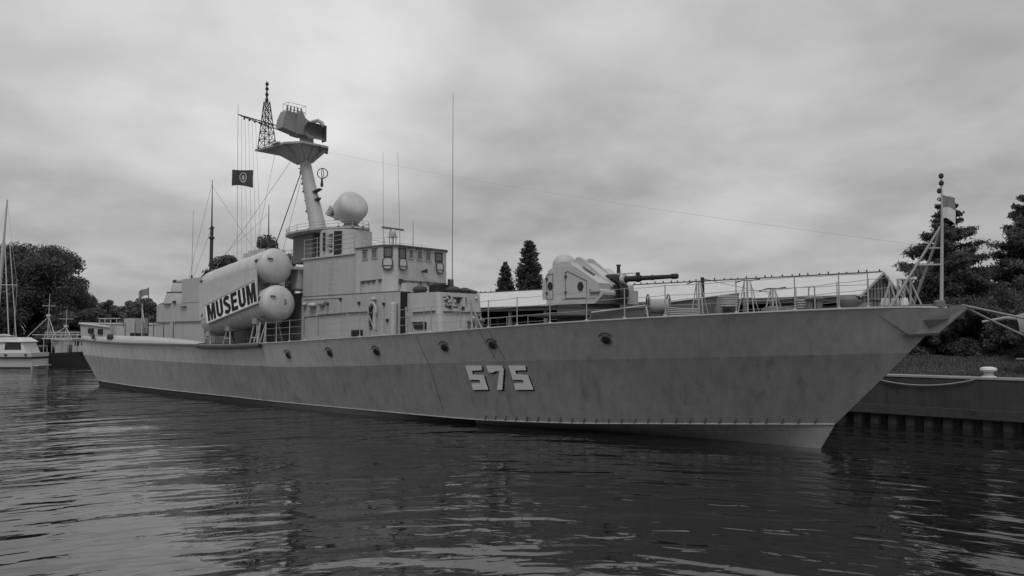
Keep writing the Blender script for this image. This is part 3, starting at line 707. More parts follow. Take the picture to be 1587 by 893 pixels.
for s in (-1, 1):
    c = Vector((-43.5, s * 1.55, 5.9))
    CG = MB().lathe([(1.25, 0), (1.18, .35), (1.05, .75)], c, (0, 0, 1), 32).build('close_in_gun', 'sup', SHIP)
    MB().lathe([(1.05, 0), (1.08, .0), (1.08, .05), (1.0, .05)], c + Vector((0, 0, .76)), (0, 0, 1), 32).build('base_ring', 'dark', CG)
    MB().lathe([(.86, 0), (.78, .35), (.70, .62), (.66, .64)], c + Vector((.1, 0, .82)), (0, 0, 1), 28).build('gun_shield', 'sup', CG)
    MB().lathe([(.62, 0), (.66, .0), (.66, .04), (.6, .05)], c + Vector((.15, 0, 1.48)), (0, 0, 1), 24).build('shield_ring', 'dark', CG)
    mb = MB(); mb.lathe([(.56, 0), (.55, .12), (.42, .26), (.2, .33)], c + Vector((.2, 0, 1.5)), (0, 0, 1), 24); mb.tube(c + Vector((-.5, 0, 1.58)), c + Vector((.2, 0, 1.58)), .2, .2, 12); mb.build('gun_hood', 'sup2', CG)
    MB().lathe([(.13, 0), (.13, .95), (.1, .97)], c + Vector((-.5, 0, 1.62)), (-1, 0, .03), 12).build('barrel_cluster', 'gun', CG)
# stern gear
mb = MB(); mb.lathe([(.0 + .5, 0), (.62, .15), (.62, .5), (.5, .65)], (-48.6, -2.4, 3.5), (0, 0, 1), 14); mb.build('capstan', 'greyd', SHIP)
mb = MB(); mb.box(-49.1, -47.2, -3.3, -2.3, 3.9, 4.95); mb.build('ammunition_locker', 'sup', SHIP)
mb = MB(); mb.torus((-49.15, -2.8, 4.5), .42, .12, (1, 0, 0), 20, 8); mb.build('stowed_hose', 'black', SHIP)
mb = MB()
for i in range(4): mb.tube((-53 + i * 1.1, -3.6, 3.5), (-53 + i * 1.1, -3.6, 4.9 + .1 * (i % 2)), .03)
mb.tube((-53.2, -3.6, 5.0), (-49.5, -3.4, 4.95), .03); mb.box(-52.6, -51.6, -3.9, -3.1, 3.6, 4.3); mb.box(-50.6, -50.2, -3.9, -3.5, 3.6, 4.4); mb.build('mooring_gear', 'lightg', SHIP)
mb = MB(); mb.tube((-46.9, -2.9, 3.5), (-46.95, -2.9, 6.0), .045); mb.tube((-46.4, -2.9, 4.3), (-46.93, -2.9, 5.6), .03); mb.build('davit_post', 'lightg', SHIP)
FS = MB().tube((-46.2, -2.75, 3.4), (-46.35, -2.75, 7.15), .04, .025).build('ensign_staff', 'dark', SHIP)

# ---- main gun
GT = None
prof = [(-10.95, 4.98), (-10.95, 6.2), (-10.72, 6.62), (-10.3, 6.78), (-9.45, 6.70), (-7.86, 5.66), (-7.86, 5.32), (-8.25, 4.98)]
bm = bmesh.new(); hw = 1.22
va = [bm.verts.new((x + 25, -hw, z)) for x, z in prof]; vb = [bm.verts.new((x + 25, hw, z)) for x, z in prof]; n = len(prof)
bm.faces.new(va[::-1]); bm.faces.new(vb)
for i in range(n): bm.faces.new((va[i], va[(i + 1) % n], vb[(i + 1) % n], vb[i]))
bmesh.ops.recalc_face_normals(bm, faces=bm.faces)
sel = [e for e in bm.edges if (abs(e.verts[0].co.y - e.verts[1].co.y) > .01) and (max(v.co.x for v in e.verts) < 25 - 10.6 or (min(v.co.z for v in e.verts) > 5.6)) or (abs(e.verts[0].co.y - e.verts[1].co.y) < .01 and min(v.co.z for v in e.verts) > 6.1 and max(v.co.x for v in e.verts) < 25 - 9.4)]
bmesh.ops.bevel(bm, geom=sel, offset=.32, segments=6, affect='EDGES', clamp_overlap=True)
me = bpy.data.meshes.new('gun_turret'); bm.to_mesh(me); bm.free(); me.materials.append(M['turret'])
me.polygons.foreach_set('use_smooth', [True] * len(me.polygons)); me.set_sharp_from_angle(angle=R(28))
GT = bpy.data.objects.new('gun_turret', me); C.objects.link(GT); GT.parent = SHIP; ORG[GT] = ORG[SHIP]
MB().lathe([(1.25, 0), (1.25, .86)], (-9.55, 0, 4.1), (0, 0, 1), 36).build('barbette', 'greyd', GT)
MB().lathe([(1.3, 0), (1.36, .0), (1.36, .1), (1.3, .1)], (-9.55, 0, 4.86), (0, 0, 1), 36).build('turret_ring', 'dark', GT)
mb = MB(); mb.lathe([(.9, 0), (1.75, .1), (1.78, .14), (.9, .16)], (-9.9, -.7, 4.42), (0, 0, 1), 36, 0); mb.build('catwalk', 'lightg', GT)
for z_ in (0,):
    MB().lathe([(.50, -.1), (.50, .08), (.46, .22), (.35, .36), (.2, .45), (.06, .48)], (-10.55, -.25, 6.68), (0, 0, 1), 24).build('sight_dome', 'turret', GT)
mb = MB()
for dy in (-.2, .0, .2): mb.torus((-10.55, -.25 + dy, 6.68), .47 - abs(dy) * .3, .025, (0, 1, 0), 14, 5, 0, 0, 180)
mb.build('dome_rib', 'turret', GT)
MB().lathe([(.30, 0), (.30, .1), (.2, .25), (.08, .3)], (-10.2, .6, 6.72), (0, 0, 1), 20).build('sight_dome', 'turret', GT)
def slope(t, dz=0): return (-9.45 + 1.59 * t, 6.70 - 1.04 * t + dz)
mb = MB()
for y in (-.46, .34):
    (xa, za), (xb, zb_) = slope(-.12, .02), slope(.93, -.02)
    mb.extr([(xa - .25, y, za - .1), (xa - .1, y, za + .12), (xa + .12, y, za + .10), (xb, y, zb_ + .02), (xb, y, zb_ - .06)], (0, .09, 0))
mb.build('gun_trough_side', 'turret', GT)
(xa, za), (xb, zb_) = slope(.02, .02), slope(.95, .02)
MB().extr([(xa, -.33, za), (xb, -.33, zb_), (xb, .33, zb_), (xa, .33, za)], (0, 0, .03)).build('trough_plate', 'lightg', GT)
(xa, za), (xb, zb_) = slope(.22, .015), slope(.55, .015)
MB().extr([(xa, -.92, za), (xb, -.86, zb_), (xb, -.72, zb_), (xa, -.78, za)], (0, 0, .02)).build('vision_slit', 'dark', GT)
MB().box(-7.88, -7.80, -.36, .36, 5.02, 5.78).build('gun_port', 'void', GT)
mb = MB()
def mant(u, v): a = R(-60 + 150 * v); return (-8.2 + .52 * math.cos(a), -.30 + .6 * u, 5.5 + .52 * math.sin(a))
mb.grid(mant, 2, 16); mb.build('mantlet', 'dark', GT)
mb = MB(); mb.box(-8.3, -7.72, .38, 1.05, 4.98, 5.55); mb.build('side_cheek', 'turret', GT)
Bz = 5.97
BA = MB().path([(-8.5, 0, Bz), (-7.72, 0, Bz)], [.24, .19], 18).path([(-7.72, 0, Bz), (-6.9, 0, Bz)], [.12, .12], 16).path([(-6.9, 0, Bz), (-5.5, 0, Bz)], [.095, .08], 16).path([(-5.55, 0, Bz), (-5.5, 0, Bz), (-5.3, 0, Bz), (-5.26, 0, Bz)], [.085, .105, .105, .09], 16).path([(-6.45, 0, Bz), (-6.42, 0, Bz), (-6.34, 0, Bz), (-6.3, 0, Bz)], [.09, .105, .105, .09], 16).build('gun_barrel', 'gun', GT)
MB().path([(-7.8, 0, Bz), (-7.78, 0, Bz), (-7.64, 0, Bz), (-7.62, 0, Bz)], [.17, .21, .21, .17], 18).build('barrel_collar', 'lightg', BA)
MB().lathe([(.15, 0), (.15, .12)], (-7.1, 0, Bz), (1, 0, 0), 14).box(-7.1, -6.98, -.06, .06, Bz + .1, Bz + .24).build('barrel_clamp', 'gun', BA)
MB().tube((-8.45, -.1, Bz + .23), (-7.0, 0, Bz + .22), .02).build('recoil_rod', 'lightg', BA)
MB().lathe([(.08, 0), (.07, .3), (.1, .31), (.1, .36)], (-8.2, .35, 6.25), (0, 0, 1), 10).build('periscope', 'dark', GT)
def door(x0, x1, z0, z1, sl, hx, hz, hexa=False):
    y = -hw; mb = MB(); t = .018
    pts = [(x0, z0), (x1, z0), (x1, z1 - sl), (x0 + .12, z1), (x0, z1 - .06)]
    for (xa, za), (xb, zb_) in zip(pts, pts[1:] + pts[:1]): mb.tube((xa, y - .005, za), (xb, y - .005, zb_), t, t, 5)
    d = mb.build('access_door', 'greyd', GT)
    for zz in (z0 + .2, z1 - .25): MB().box(x0 - .03, x0 + .07, y - .05, y, zz, zz + .09).build('hinge', 'dark', d)
    mb = MB(); r = .20 if hexa else .17
    mb.extr([(hx + r * .75 * math.cos(R(a)), y - .002, hz + r * math.sin(R(a))) for a in range(0, 360, 60 if hexa else 24)], (0, -.03, 0)); mb.build('window_port', 'black', d)
door(-9.72, -8.65, 5.22, 6.32, .42, -8.95, 5.68, True); door(-10.72, -10.38, 5.22, 6.26, .0, -10.52, 5.76)
mb = MB(); mb.box(-9.9, -8.2, -hw - .012, -hw, 5.17, 5.19); mb.build('seam', 'greyd', GT)
mb = MB(); mb.path([(-8.45, -hw - .05, 5.42), (-8.0, -hw - .05, 5.42)], .04, 8); mb.path([(-8.45, -hw - .05, 5.42), (-8.5, -hw, 5.55)], .03, 6); mb.build('grab_bar', 'greyd', GT)
# breakwater
mb = MB()
for s in (-1, 1):
    a, b = Vector((-7.6, s * 2.7, 0)), Vector((-2.9, 0, 0))
    mb.extr([(a.x, a.y, deckz(a.x, a.y)), (b.x, b.y, deckz(b.x, b.y)), (b.x + .1, b.y, 5.22), (a.x + .3, a.y - s * .05, 4.55)], (.03, .0, .0))
BWt = mb.build('breakwater', 'greyd', SHIP)
mb = MB(); mb.path([(-7.3, -2.75, 4.57), (-2.78, 0, 5.24), (-7.3, 2.75, 4.57)], .028, 6); mb.build('breakwater_edge', 'lightg', BWt)
# cable reel on the foredeck
c = Vector((-5.0, -2.35, 4.75)); ax2 = Vector((.75, .66, 0)).normalized()
RL = MB().lathe([(.26, -.05), (.26, .62)], c, ax2, 24).build('cable_reel', 'rope', SHIP)
mb = MB()
for h in (-.08, .64): mb.torus(c + ax2 * h, .42, .025, ax2, 26, 6)
for h in (-.08, .64):
    for a in range(0, 360, 60):
        u = ax2.cross(Vector((0, 0, 1))).normalized(); mb.tube(c + ax2 * h, c + ax2 * h + (u * math.cos(R(a)) + Vector((0, 0, 1)) * math.sin(R(a))) * .42, .018, None, 5)
mb.build('reel_wheel', 'greyd', RL)
mb = MB()
for h in (-.14, .70):
    u = ax2.cross(Vector((0, 0, 1))).normalized(); q = c + ax2 * h
    for s in (-1, 1): mb.tube(q, Vector((q.x, q.y, 0)) + u * s * .38 + Vector((0, 0, deckz(q.x, q.y))), .035)
    mb.tube(q + u * .2 - Vector((0, 0, .26)), q - u * .2 - Vector((0, 0, .26)), .025)
mb.build('reel_frame', 'rail', RL)
mb = MB()
for i in range(5): mb.path([(-4.5 + .03 * i, -2.3, 4.42 + .07 * i), (-3.9, -2.2 + .03 * i, 4.40 + .06 * i), (-3.2, -2.05, 4.42 + .05 * i)], .03, 6)
mb.build('boarding_pole', 'rope', SHIP)
mb = MB(); mb.lathe([(.13, 0), (.13, .2), (.08, .3), (.05, .55), (.02, .62)], (-2.6, -1.9, 4.42), (0, 0, 1), 12); mb.build('deck_vent', 'greyd', SHIP)
mb = MB(); mb.lathe([(.4, 0), (.35, .12), (.1, .18)], (-.9, -1.4, 4.5), (0, 0, 1), 18); mb.build('deck_hatch', 'greyd', SHIP)
mb = MB()
for i in range(5): mb.torus((-2.9, -.6, 4.75 + .08 * i), .3, .05, (0, 0, 1), 18, 6)
mb.build('rope_coil', 'rope', SHIP)
mb = MB()
for i in range(4): mb.torus((.0, -1.0, 4.6 + .08 * i), .28, .05, (0, 0, 1), 18, 6)
mb.build('rope_coil', 'rope', SHIP)
for x, y in ((.6, -1.45), (.35, -1.5), (-12.2, -3.6), (-12.7, -3.7)):
    MB().lathe([(.12, 0), (.12, .28), (.17, .3), (.17, .36), (.1, .4)], (x, y, deckz(x, y)), (0, 0, 1), 14).build('mooring_bitt', 'greyd', SHIP)
mb = MB(); mb.lathe([(.25, 0), (.3, .1), (.3, .3), (.2, .42)], (1.0, 0, 4.58), (0, 0, 1), 18); mb.build('capstan', 'greyd', SHIP)
for x in (2.2, 2.5, 2.75): MB().lathe([(.12, 0), (.14, .15), (.1, .32)], (x, -.25, 4.55), (0, 0, 1), 10).build('bow_lamp', 'white', SHIP)
# frames (A-frame hose or torpedo davits) on the foredeck
for x, y, h, w in ((-3.5, -1.6, 1.15, .22), (-1.7, -1.6, 1.05, .28), (-.85, -1.55, .72, .2)):
    mb = MB(); z = deckz(x, y)
    for dx in (-w, w):
        mb.tube((x + dx, y - .12, z), (x + dx * .35, y, z + h), .022); mb.tube((x + dx, y + .25, z), (x + dx * .35, y, z + h), .016)
    mb.tube((x, y, z), (x, y, z + h), .035); mb.tube((x - w * .7, y, z + h * .45), (x + w * .7, y, z + h * .45), .02)
    f = mb.build('wire_frame', 'mastp', SHIP)
    MB().path([(x - .45, y, z + h - .06), (x - .15, y, z + h + .02), (x + .15, y, z + h), (x + .45, y, z + h + .03)], .02, 5).build('wire_end', 'dark', f)
# side rails, starboard then port
def edge(x, s=-1, inset=.1): return (x, s * (bd(x) - inset), zd(x) + .02)
fx = [1.95, 1.2, .0, -1.7, -4.0, -5.45, -6.9, -8.4, -9.85, -11.2, -12.6, -14.2]
railing([edge(x) for x in fx], parent=SHIP)
railing([edge(x, 1) for x in fx], parent=SHIP)
ax_ = [-14.6, -15.4, -17.0, -18.6, -19.9, -21.3, -22.8, -24.2, -25.4, -26.4]
railing([edge(x) for x in ax_], parent=SHIP); railing([edge(x, 1) for x in ax_], parent=SHIP)
bx_ = [-38.5, -40.0, -41.6, -43.2, -44.8, -46.6]
railing([(x, -bd(x) + .55, zd(x) + .35) for x in bx_], (.35, .7, 1.0), parent=SHIP, pmat='greyd', pr=.03)
railing([(x, bd(x) - .55, zd(x) + .35) for x in bx_], (.35, .7, 1.0), parent=SHIP, pmat='greyd', pr=.03)
mb = MB()
for x in (-27.0, -27.6):
    p = Vector(edge(x)); mb.tube(p, p + Vector((.1, .3, 1.1)), .035); mb.tube(p + Vector((.4, .0, 0)), p + Vector((.1, .3, 1.1)), .03); mb.tube(p + Vector((-.3, .5, 0)), p + Vector((.1, .3, 1.1)), .03)
mb.build('rail_brace', 'rail', SHIP)
for x in (-18.0, -12.0, -15.6):
    p = Vector(edge(x)); MB().tube(p, p + Vector((-.12, .05, 1.15)), .05, .035).tube(p + Vector((.45, .1, 0)), p + Vector((-.05, .05, .9)), .03).build('rail_brace', 'rail', SHIP)
# gate frame near the bow
mb = MB(); p = Vector(edge(.55)); mb.path([p, p + Vector((0, 0, .72)), p + Vector((-.22, .1, .70)), p + Vector((-.26, .1, 0))], .022, 6); mb.tube(p + Vector((0, 0, .4)), p + Vector((-.24, .1, .4)), .018); mb.build('rail_gate', 'rail', SHIP)
# bow mast
zB = 4.55
BM = MB().tube((3.72, 0, zB), (3.82, 0, 7.3), .055, .04, 12).build('bow_mast', 'mastp', SHIP)
MB().tube((2.45, -.62, zB), (3.78, -.04, 7.0), .045, .035).build('mast_leg', 'rail', BM); MB().tube((2.75, .55, zB), (3.78, .04, 7.0), .045, .035).build('mast_leg', 'rail', BM)
mb = MB(); mb.tube((3.1, -.33, 5.85), (3.25, .28, 5.85), .03); mb.tube((3.1, -.33, 5.85), (3.76, 0, 5.85), .03); mb.tube((3.4, -.2, 6.35), (3.78, 0, 6.35), .025); mb.build('mast_brace', 'rail', BM)
MB().tube((3.82, 0, 7.3), (3.83, 0, 8.5), .032, .022, 10).build('jackstaff', 'mastp', BM)
for z in (8.02, 8.25, 8.47): MB().lathe([(.04, 0), (.07, .04), (.07, .11), (.035, .15)], (3.83 - (.06 if z < 8.1 else 0), 0, z), (0, 0, 1), 12).build('lantern', 'dark', BM)
mb = MB()
for x, y in ((2.55, -.2), (2.9, -.15), (2.6, .3)): mb.tube((x, y, zB), (x + .03, y, zB + .9), .035); mb.tube((x + .35, y, zB), (x + .03, y, zB + .8), .025)
mb.tube((2.55, -.2, zB + .9), (2.95, .1, zB + .9), .03); mb.tube((2.25, -.7, zB), (2.45, -.55, zB + .8), .04, .03); mb.tube((2.45, -.55, zB + .8), (2.65, -.5, zB), .03); mb.build('bow_gear', 'rail', SHIP)

# ------------------------------------------------------------------ things on the ship
# museum sign
A, B, Cc, Dd = Vector((-33.84, -4.66, 5.50)), Vector((-28.04, -4.70, 6.72)), Vector((-27.82, -4.64, 5.42)), Vector((-33.62, -4.60, 4.37))
SG = empty('museum_sign', tuple((A + B + Cc + Dd) / 4), 'white slanted board with black letters MUSEUM hung on the canisters', 'sign')
nrm = (B - A).cross(Dd - A).normalized(); nrm = -nrm if nrm.y > 0 else nrm
def SP(u, v, d=0): return A.lerp(B, u).lerp(Dd.lerp(Cc, u), 1 - v) + nrm * d
MB().extr([SP(0, 0), SP(1, 0), SP(1, 1), SP(0, 1)], nrm * .03).build('board', 'signw', SG)
mb = MB(); t = .012; ty = .05
for u0, u1, v0, v1 in [(0, 1, 0, ty), (0, 1, 1 - ty, 1), (0, t, ty, 1 - ty), (1 - t, 1, ty, 1 - ty)]:
    mb.extr([SP(u0, v0, .031), SP(u1, v0, .031), SP(u1, v1, .031), SP(u0, v1, .031)], nrm * .02)
mb.build('border', 'lightg', SG)
def arc(cx, cy, rx, ry, a0, a1, n=8): return [(cx + rx * math.cos(R(a0 + (a1 - a0) * i / n)), cy + ry * math.sin(R(a0 + (a1 - a0) * i / n))) for i in range(n + 1)]
Lm = [(0, 0), (0, 1), (.36, 1), (.5, .45), (.64, 1), (1, 1), (1, 0), (.72, 0), (.72, .62), (.59, .0), (.41, .0), (.28, .62), (.28, 0)]
Lu = [(0, 1), (0, .3)] + arc(.5, .3, .5, .3, 180, 360, 12) + [(1, 1), (.64, 1), (.64, .30)] + arc(.5, .30, .14, .11, 0, -180, 8) + [(.36, 1)]
Le = [(0, 0), (0, 1), (.96, 1), (.96, .79), (.37, .79), (.37, .61), (.9, .61), (.9, .41), (.37, .41), (.37, .21), (1, .21), (1, 0)]
Ls_o = arc(.5, .715, .5, .285, 25, 180, 10) + arc(.5, .71, .5, .29, 180, 225, 3)
sc = arc(.5, .74, .36, .17, 20, 250, 12) + arc(.5, .27, .37, .18, 70, -160, 12)
def ribbon(pts, w, h):
    L, Rr = [], []
    for i, p in enumerate(pts):
        a = pts[max(0, i - 1)]; b = pts[min(len(pts) - 1, i + 1)]; dx, dy = b[0] - a[0], b[1] - a[1]; l = math.hypot(dx, dy) or 1
        nx, ny = -dy / l, dx / l; L.append((p[0] + nx * w, p[1] + ny * h)); Rr.append((p[0] - nx * w, p[1] - ny * h))
    return L + Rr[::-1]
Lsx = ribbon(sc, .17, .11)
u0 = .045
for ch, w in zip('MUSEUM', (.165, .13, .125, .12, .13, .165)):
    poly = {'M': Lm, 'U': Lu, 'S': Lsx, 'E': Le}[ch]
    mb = MB(); mb.extr([SP(u0 + x * w, .10 + .80 * y, .032) for x, y in poly], nrm * .012)
    mb.build('letter', 'signb', SG, flat=True); u0 += w + .021
# life ring on the forward deckhouse
LR = empty('life_ring', (-16.5, .4, 4.0), 'dark life ring with pale bands leaning on the front of the forward deckhouse', 'life ring')
MB().torus((-16.45, .45, 4.32), .31, .085, (1, 0, .22), 30, 10).build('ring', 'canvas', LR)
mb = MB()
for a in (45, 135, 225, 315): mb.torus((-16.45, .45, 4.32), .31, .093, (1, 0, .22), 3, 10, 0, a - 9, a + 9)
mb.build('band', 'lightg', LR)
# flags
def flag(name, pole_top, dirv, w, h, mat, label, amp=.06, droop=0., n=14, mats=None, split=None, ph=0.):
    d = Vector(dirv).normalized(); nn = d.cross(Vector((0, 0, 1))).normalized(); p = Vector(pole_top)
    fn = lambda u, v: p + d * (w * u) - Vector((0, 0, h * v + droop * u * u + .04 * math.sin(5 * u + 3 * v))) + nn * (amp * math.sin(7 * u + 2 * v + ph) * (u + .15))
    mb = MB(); mb.grid(lambda u, v: fn(u, v), n, 10)
    if split:
        for i in range(len(mb.f)): mb.m[i] = 0 if (i % 10) < split else 1
    o = mb.build(name, mats or mat, None, loc=pole_top, sharp=80); tag(o, label, 'flag'); return o, fn
cam_r = Vector((.738, .675, 0))
F1, fn = flag('signal_flag', (-33.33, -3.42, 13.62), (.8, .6, 0), 1.35, .98, 'flagd', 'dark rectangular flag with pale oval emblem flying on the mast halyards', .09, .12)
F1.location = F1.location  # emblem: a pale oval ring with an inner shield shape
for sgn in (-1, 1):
    mb = MB()
    d_ = Vector((.8, .6, 0)).normalized(); n_ = d_.cross(Vector((0, 0, 1))).normalized() * sgn
    def onf(u, v): return fn(u, v) + n_ * .012
    k = 24
    ro = [onf(.5 + .16 * math.cos(2 * math.pi * i / k), .48 + .34 * math.sin(2 * math.pi * i / k)) for i in range(k)]
    ri = [onf(.5 + .12 * math.cos(2 * math.pi * i / k), .48 + .26 * math.sin(2 * math.pi * i / k)) for i in range(k)]
    mb.add(ro + ri, [(i, (i + 1) % k, k + (i + 1) % k, k + i) for i in range(k)])
    mb.add([onf(.5 + .06 * math.cos(2 * math.pi * i / 10), .5 + .17 * math.sin(2 * math.pi * i / 10)) for i in range(10)], [tuple(range(10))])
    mb.build('emblem', 'lightg', F1, local=True, flat=True) if False else None
    em = mb.build('emblem', 'lightg', None, loc=tuple(F1.location), flat=True); em.parent = F1; em.location = (0, 0, 0)
flag('bow_flag', (3.84, 0, 7.98), (.75, .62, 0), .35, .74, None, 'limp two-tone flag, dark above and white below, on the bow jackstaff', .05, .16, mats=['flagm', 'flagl'], split=5)
flag('stern_flag', (-46.34, -2.75, 7.1), (-.74, -.67, 0), .72, .55, 'flagm', 'small pale flag on the thin staff behind the aft deckhouse', .06, .32)

# mooring ropes
def rope(a, b, sag, r, label, name='mooring_rope', n=24):
    a, b = Vector(a), Vector(b)
    o = MB().path([a.lerp(b, i / n) - a - Vector((0, 0, sag * 4 * (i / n) * (1 - i / n))) for i in range(n + 1)], r, 6).build(name, 'rope', None)
    o.location = a; tag(o, label, 'rope', 'mooring ropes at the bow'); return o
rope((4.25, .05, 4.60), (7.6, 11.4, 2.25), .22, .035, 'taut mooring rope running steeply from the bow tip down to the quay')
rope((4.25, .10, 4.62), (14.5, 17.0, 2.35), .25, .035, 'long mooring rope running from the bow tip under the raised boat')
rope((-1.6, 9.22, 2.0), (2.62, 9.22, 1.98), .32, .025, 'slack rope hanging in a curve along the quay wall')

# ------------------------------------------------------------------ quay, ground, water
def poly_slab(name, pts, z0, z1, mat):
    mb = MB(); mb.loft(pts, None, z0, z1); return struct(mb.build(name, mat, None, flat=True))
poly_slab('quay', [(-58, 9.6), (900, 9.6), (900, 2000), (-58, 2000)], -4, 2.0, 'earth')
mb = MB(); mb.box(-58, 120, 9.3, 9.6, .55, 1.98); mb.box(-58, 120, 9.12, 9.3, .42, .78)
QW = mb.build('quay_wall', 'concd', None); tag(QW, 'dark stained concrete quay wall beside the bow', 'quay wall')
mb = MB()
for i in range(150):  # sheet piles
    x = -40 + i * .7
    mb.loft([(x, 9.5), (x + .12, 9.28), (x + .40, 9.28), (x + .52, 9.5)], None, -3, .42)
mb.build('sheet_piling', 'concd', QW)
mb = MB(); mb.box(-58, 120, 9.27, 10.15, 1.985, 2.06); o = mb.build('coping', 'cop', QW)
poly_slab('far_bank', [(-1500, -400), (-150, -90), (-124, 3), (-110, 17), (-80, 25), (-60.5, 25), (-60, 2000), (-1500, 2000)], -3, .75, 'bank')
# water
m, n, l, b = nmat('harbour_water'); g = G(m.node_tree)
b.inputs['Base Color'].default_value = (.009, .009, .009, 1); b.inputs['Roughness'].default_value = .045; b.inputs['IOR'].default_value = 1.33
b.inputs['Roughness'].default_value = .02; b.inputs['IOR'].default_value = 1.57
th = math.atan2(.675, .738)
co = g.coord(rot=(0, 0, -th))
sep = n.new('ShaderNodeSeparateXYZ'); l.new(co, sep.inputs[0])
# ripples run back out from the pier in front: crests are arcs around it
xx = g.math('ADD', sep.outputs[0], 10.2); y0 = g.math('ADD', sep.outputs[1], 27.0)
yy = g.math('SQRT', g.math('ADD', g.math('MULTIPLY', xx, xx), g.math('MULTIPLY', y0, y0)))
cb = n.new('ShaderNodeCombineXYZ'); l.new(sep.outputs[0], cb.inputs[0]); l.new(yy, cb.inputs[1])
def wav(sx, sy, scale, detail, dist, rz=0):
    return g.noise(g.coord((sx, sy, 1), (0, 0, rz), src=cb.outputs[0]), scale, detail, .45, dist)
h0 = g.math('MULTIPLY', wav(.45, 1, .30, 1.0, .4, .15), .13)
h1 = g.math('MULTIPLY', wav(.42, 1, .80, 1.0, .7, .05), .10)
h2 = g.math('MULTIPLY', wav(.46, 1, 2.4, 1.2, .6, -.12), .030)
h3 = g.math('MULTIPLY', wav(.55, 1, 6.0, 1.5, .4), .0034)
patch = g.ramp(wav(.5, 1, .09, 2, .3), .35, .65, .6, 1.2)
hh = g.math('MULTIPLY', g.math('ADD', g.math('ADD', h0, h1), g.math('ADD', h2, h3)), patch)
bp = n.new('ShaderNodeBump'); bp.inputs['Strength'].default_value = 1; bp.inputs['Distance'].default_value = 1
l.new(hh, bp.inputs['Height']); l.new(bp.outputs[0], b.inputs['Normal'])
M['water'] = m
mb = MB(); mb.add([(-1500, -1500, 0), (1500, -1500, 0), (1500, 1500, 0), (-1500, 1500, 0)], [(0, 1, 2, 3)])
struct(mb.build('water', 'water', None, flat=True))

mb = MB()
def gz(x, y): return 1.995 + .85 * min(1, max(0, (y - 10.4) / 7.5)) ** .8 * min(1, max(0, (x + 8) / 4)) + .05 * math.sin(x * 1.3 + y) + .04 * math.sin(x * .7 - y * 1.9)
mb.grid(lambda u, v: (-8 + 60 * u, 10.16 + 26 * v, gz(-8 + 60 * u, 10.16 + 26 * v) - (.06 if v > 0 else .09)), 90, 40); struct(mb.build('ground', 'earth', None))
# quay furniture
BO = empty('bollard', (2.95, 10.0, 2.06), 'white mushroom shaped mooring bollard on the quay edge', 'bollard')
MB().lathe([(.30, 0), (.26, .03), (.18, .06), (.17, .2)], (2.95, 10.0, 2.06), (0, 0, 1), 20).build('post', 'lightg', BO)
MB().lathe([(.17, .2), (.27, .23), (.31, .29), (.29, .36), (.16, .4), (.03, .41)], (2.95, 10.0, 2.06), (0, 0, 1), 20, 0, 1.0, 1.0).build('cap', 'white', BO)
# raised covered boat
cb_ = Vector((5.6, 12.6, 2.0))
BT = empty('covered_boat', tuple(cb_), 'rounded grey covered boat raised on posts at the edge of the trees', 'boat')
mb = MB()
def fb(u, v):
    a = math.pi * (v - .5) * 1.06; w = math.sin(math.pi * min(1, .10 + u * .9)) ** .45
    ax_x = (u - .5) * 4.6
    p = Vector((ax_x, 0.95 * w * math.sin(a), 1.9 + 1.0 * w * math.cos(a)))
    return cb_ + Vector((p.x * .86 - p.y * .5, p.x * .5 + p.y * .86, p.z))
mb.grid(fb, 20, 16); BH = mb.build('hull_cover', 'conc', BT)
for px_, py_ in ((-1.9, -.2), (-1.2, .6), (1.2, -.5), (1.7, .4)):
    q = cb_ + Vector((px_ * .86 - py_ * .5, px_ * .5 + py_ * .86, 0)); MB().tube(q, q + Vector((.1, .05, 2.25)), .07).build('support_post', 'greyd', BT)
q = cb_ + Vector((-1.9, -1.4, 0)); MB().extr([q + Vector((0, 0, .75)), q + Vector((2.6, .6, .78)), q + Vector((2.6, .9, .78)), q + Vector((0, .3, .75))], (0, 0, .05)).build('plank', 'conc', BT)
q = fb(.0, .35); MB().path([q, q + Vector((-.35, -.1, .02)), q + Vector((-1.15, -.3, -.14))], [.10, .06, .05], 8).build('prow_spar', 'rope', BT)
# long shed
SH = empty('long_shed', (-21, 14, 2.0), 'long low quayside shed with pale pitched roof and open dark front', 'shed')
x0, x1, yE, yR, zE, zR = -44, -2.3, 11.0, 14.0, 5.62, 6.74
mb = MB()
mb.extr([(x0, yE - .25, zE - .09), (x1 + .15, yE - .25, zE - .09), (x1 + .15, yR, zR), (x0, yR, zR)], (0, 0, .06))
mb.extr([(x0, 17.25, zE - .09), (x1 + .15, 17.25, zE - .09), (x1 + .15, yR, zR), (x0, yR, zR)], (0, 0, .06))
mb.build('roof', 'roof', SH)
mb = MB(); mb.tube((x0, yR, zR + .06), (x1 + .15, yR, zR + .06), .05)
x = x0
while x < x1: mb.box(x, x + .05, yR - .03, yR + .03, zR + .1, zR + .1 + random.uniform(.05, .13)); x += random.uniform(.35, .6)
mb.build('ridge_cap', 'dark', SH)
mb = MB(); mb.box(x0, x1, yE - .2, yE - .1, zE - .34, zE - .10); mb.build('fascia', 'wallw', SH)
MB().tube((x0, yE - .31, zE - .12), (x1, yE - .31, zE - .12), .06).build('gutter', 'dark', SH)
mb = MB(); mb.box(x0, x1 - .05, 16.8, 17, 2, zE); mb.box(x0, x1 - .05, 14.4, 14.5, 2, 4.9); mb.build('wall', 'woodd', SH)
mb = MB(); mb.extr([(x1, yE, 2), (x1, 17, 2), (x1, 17, zE - .02), (x1, yR, zR - .08), (x1, yE, zE - .02)], (-.1, 0, 0)); GB = mb.build('gable_wall', 'wallw', SH)
mb = MB()
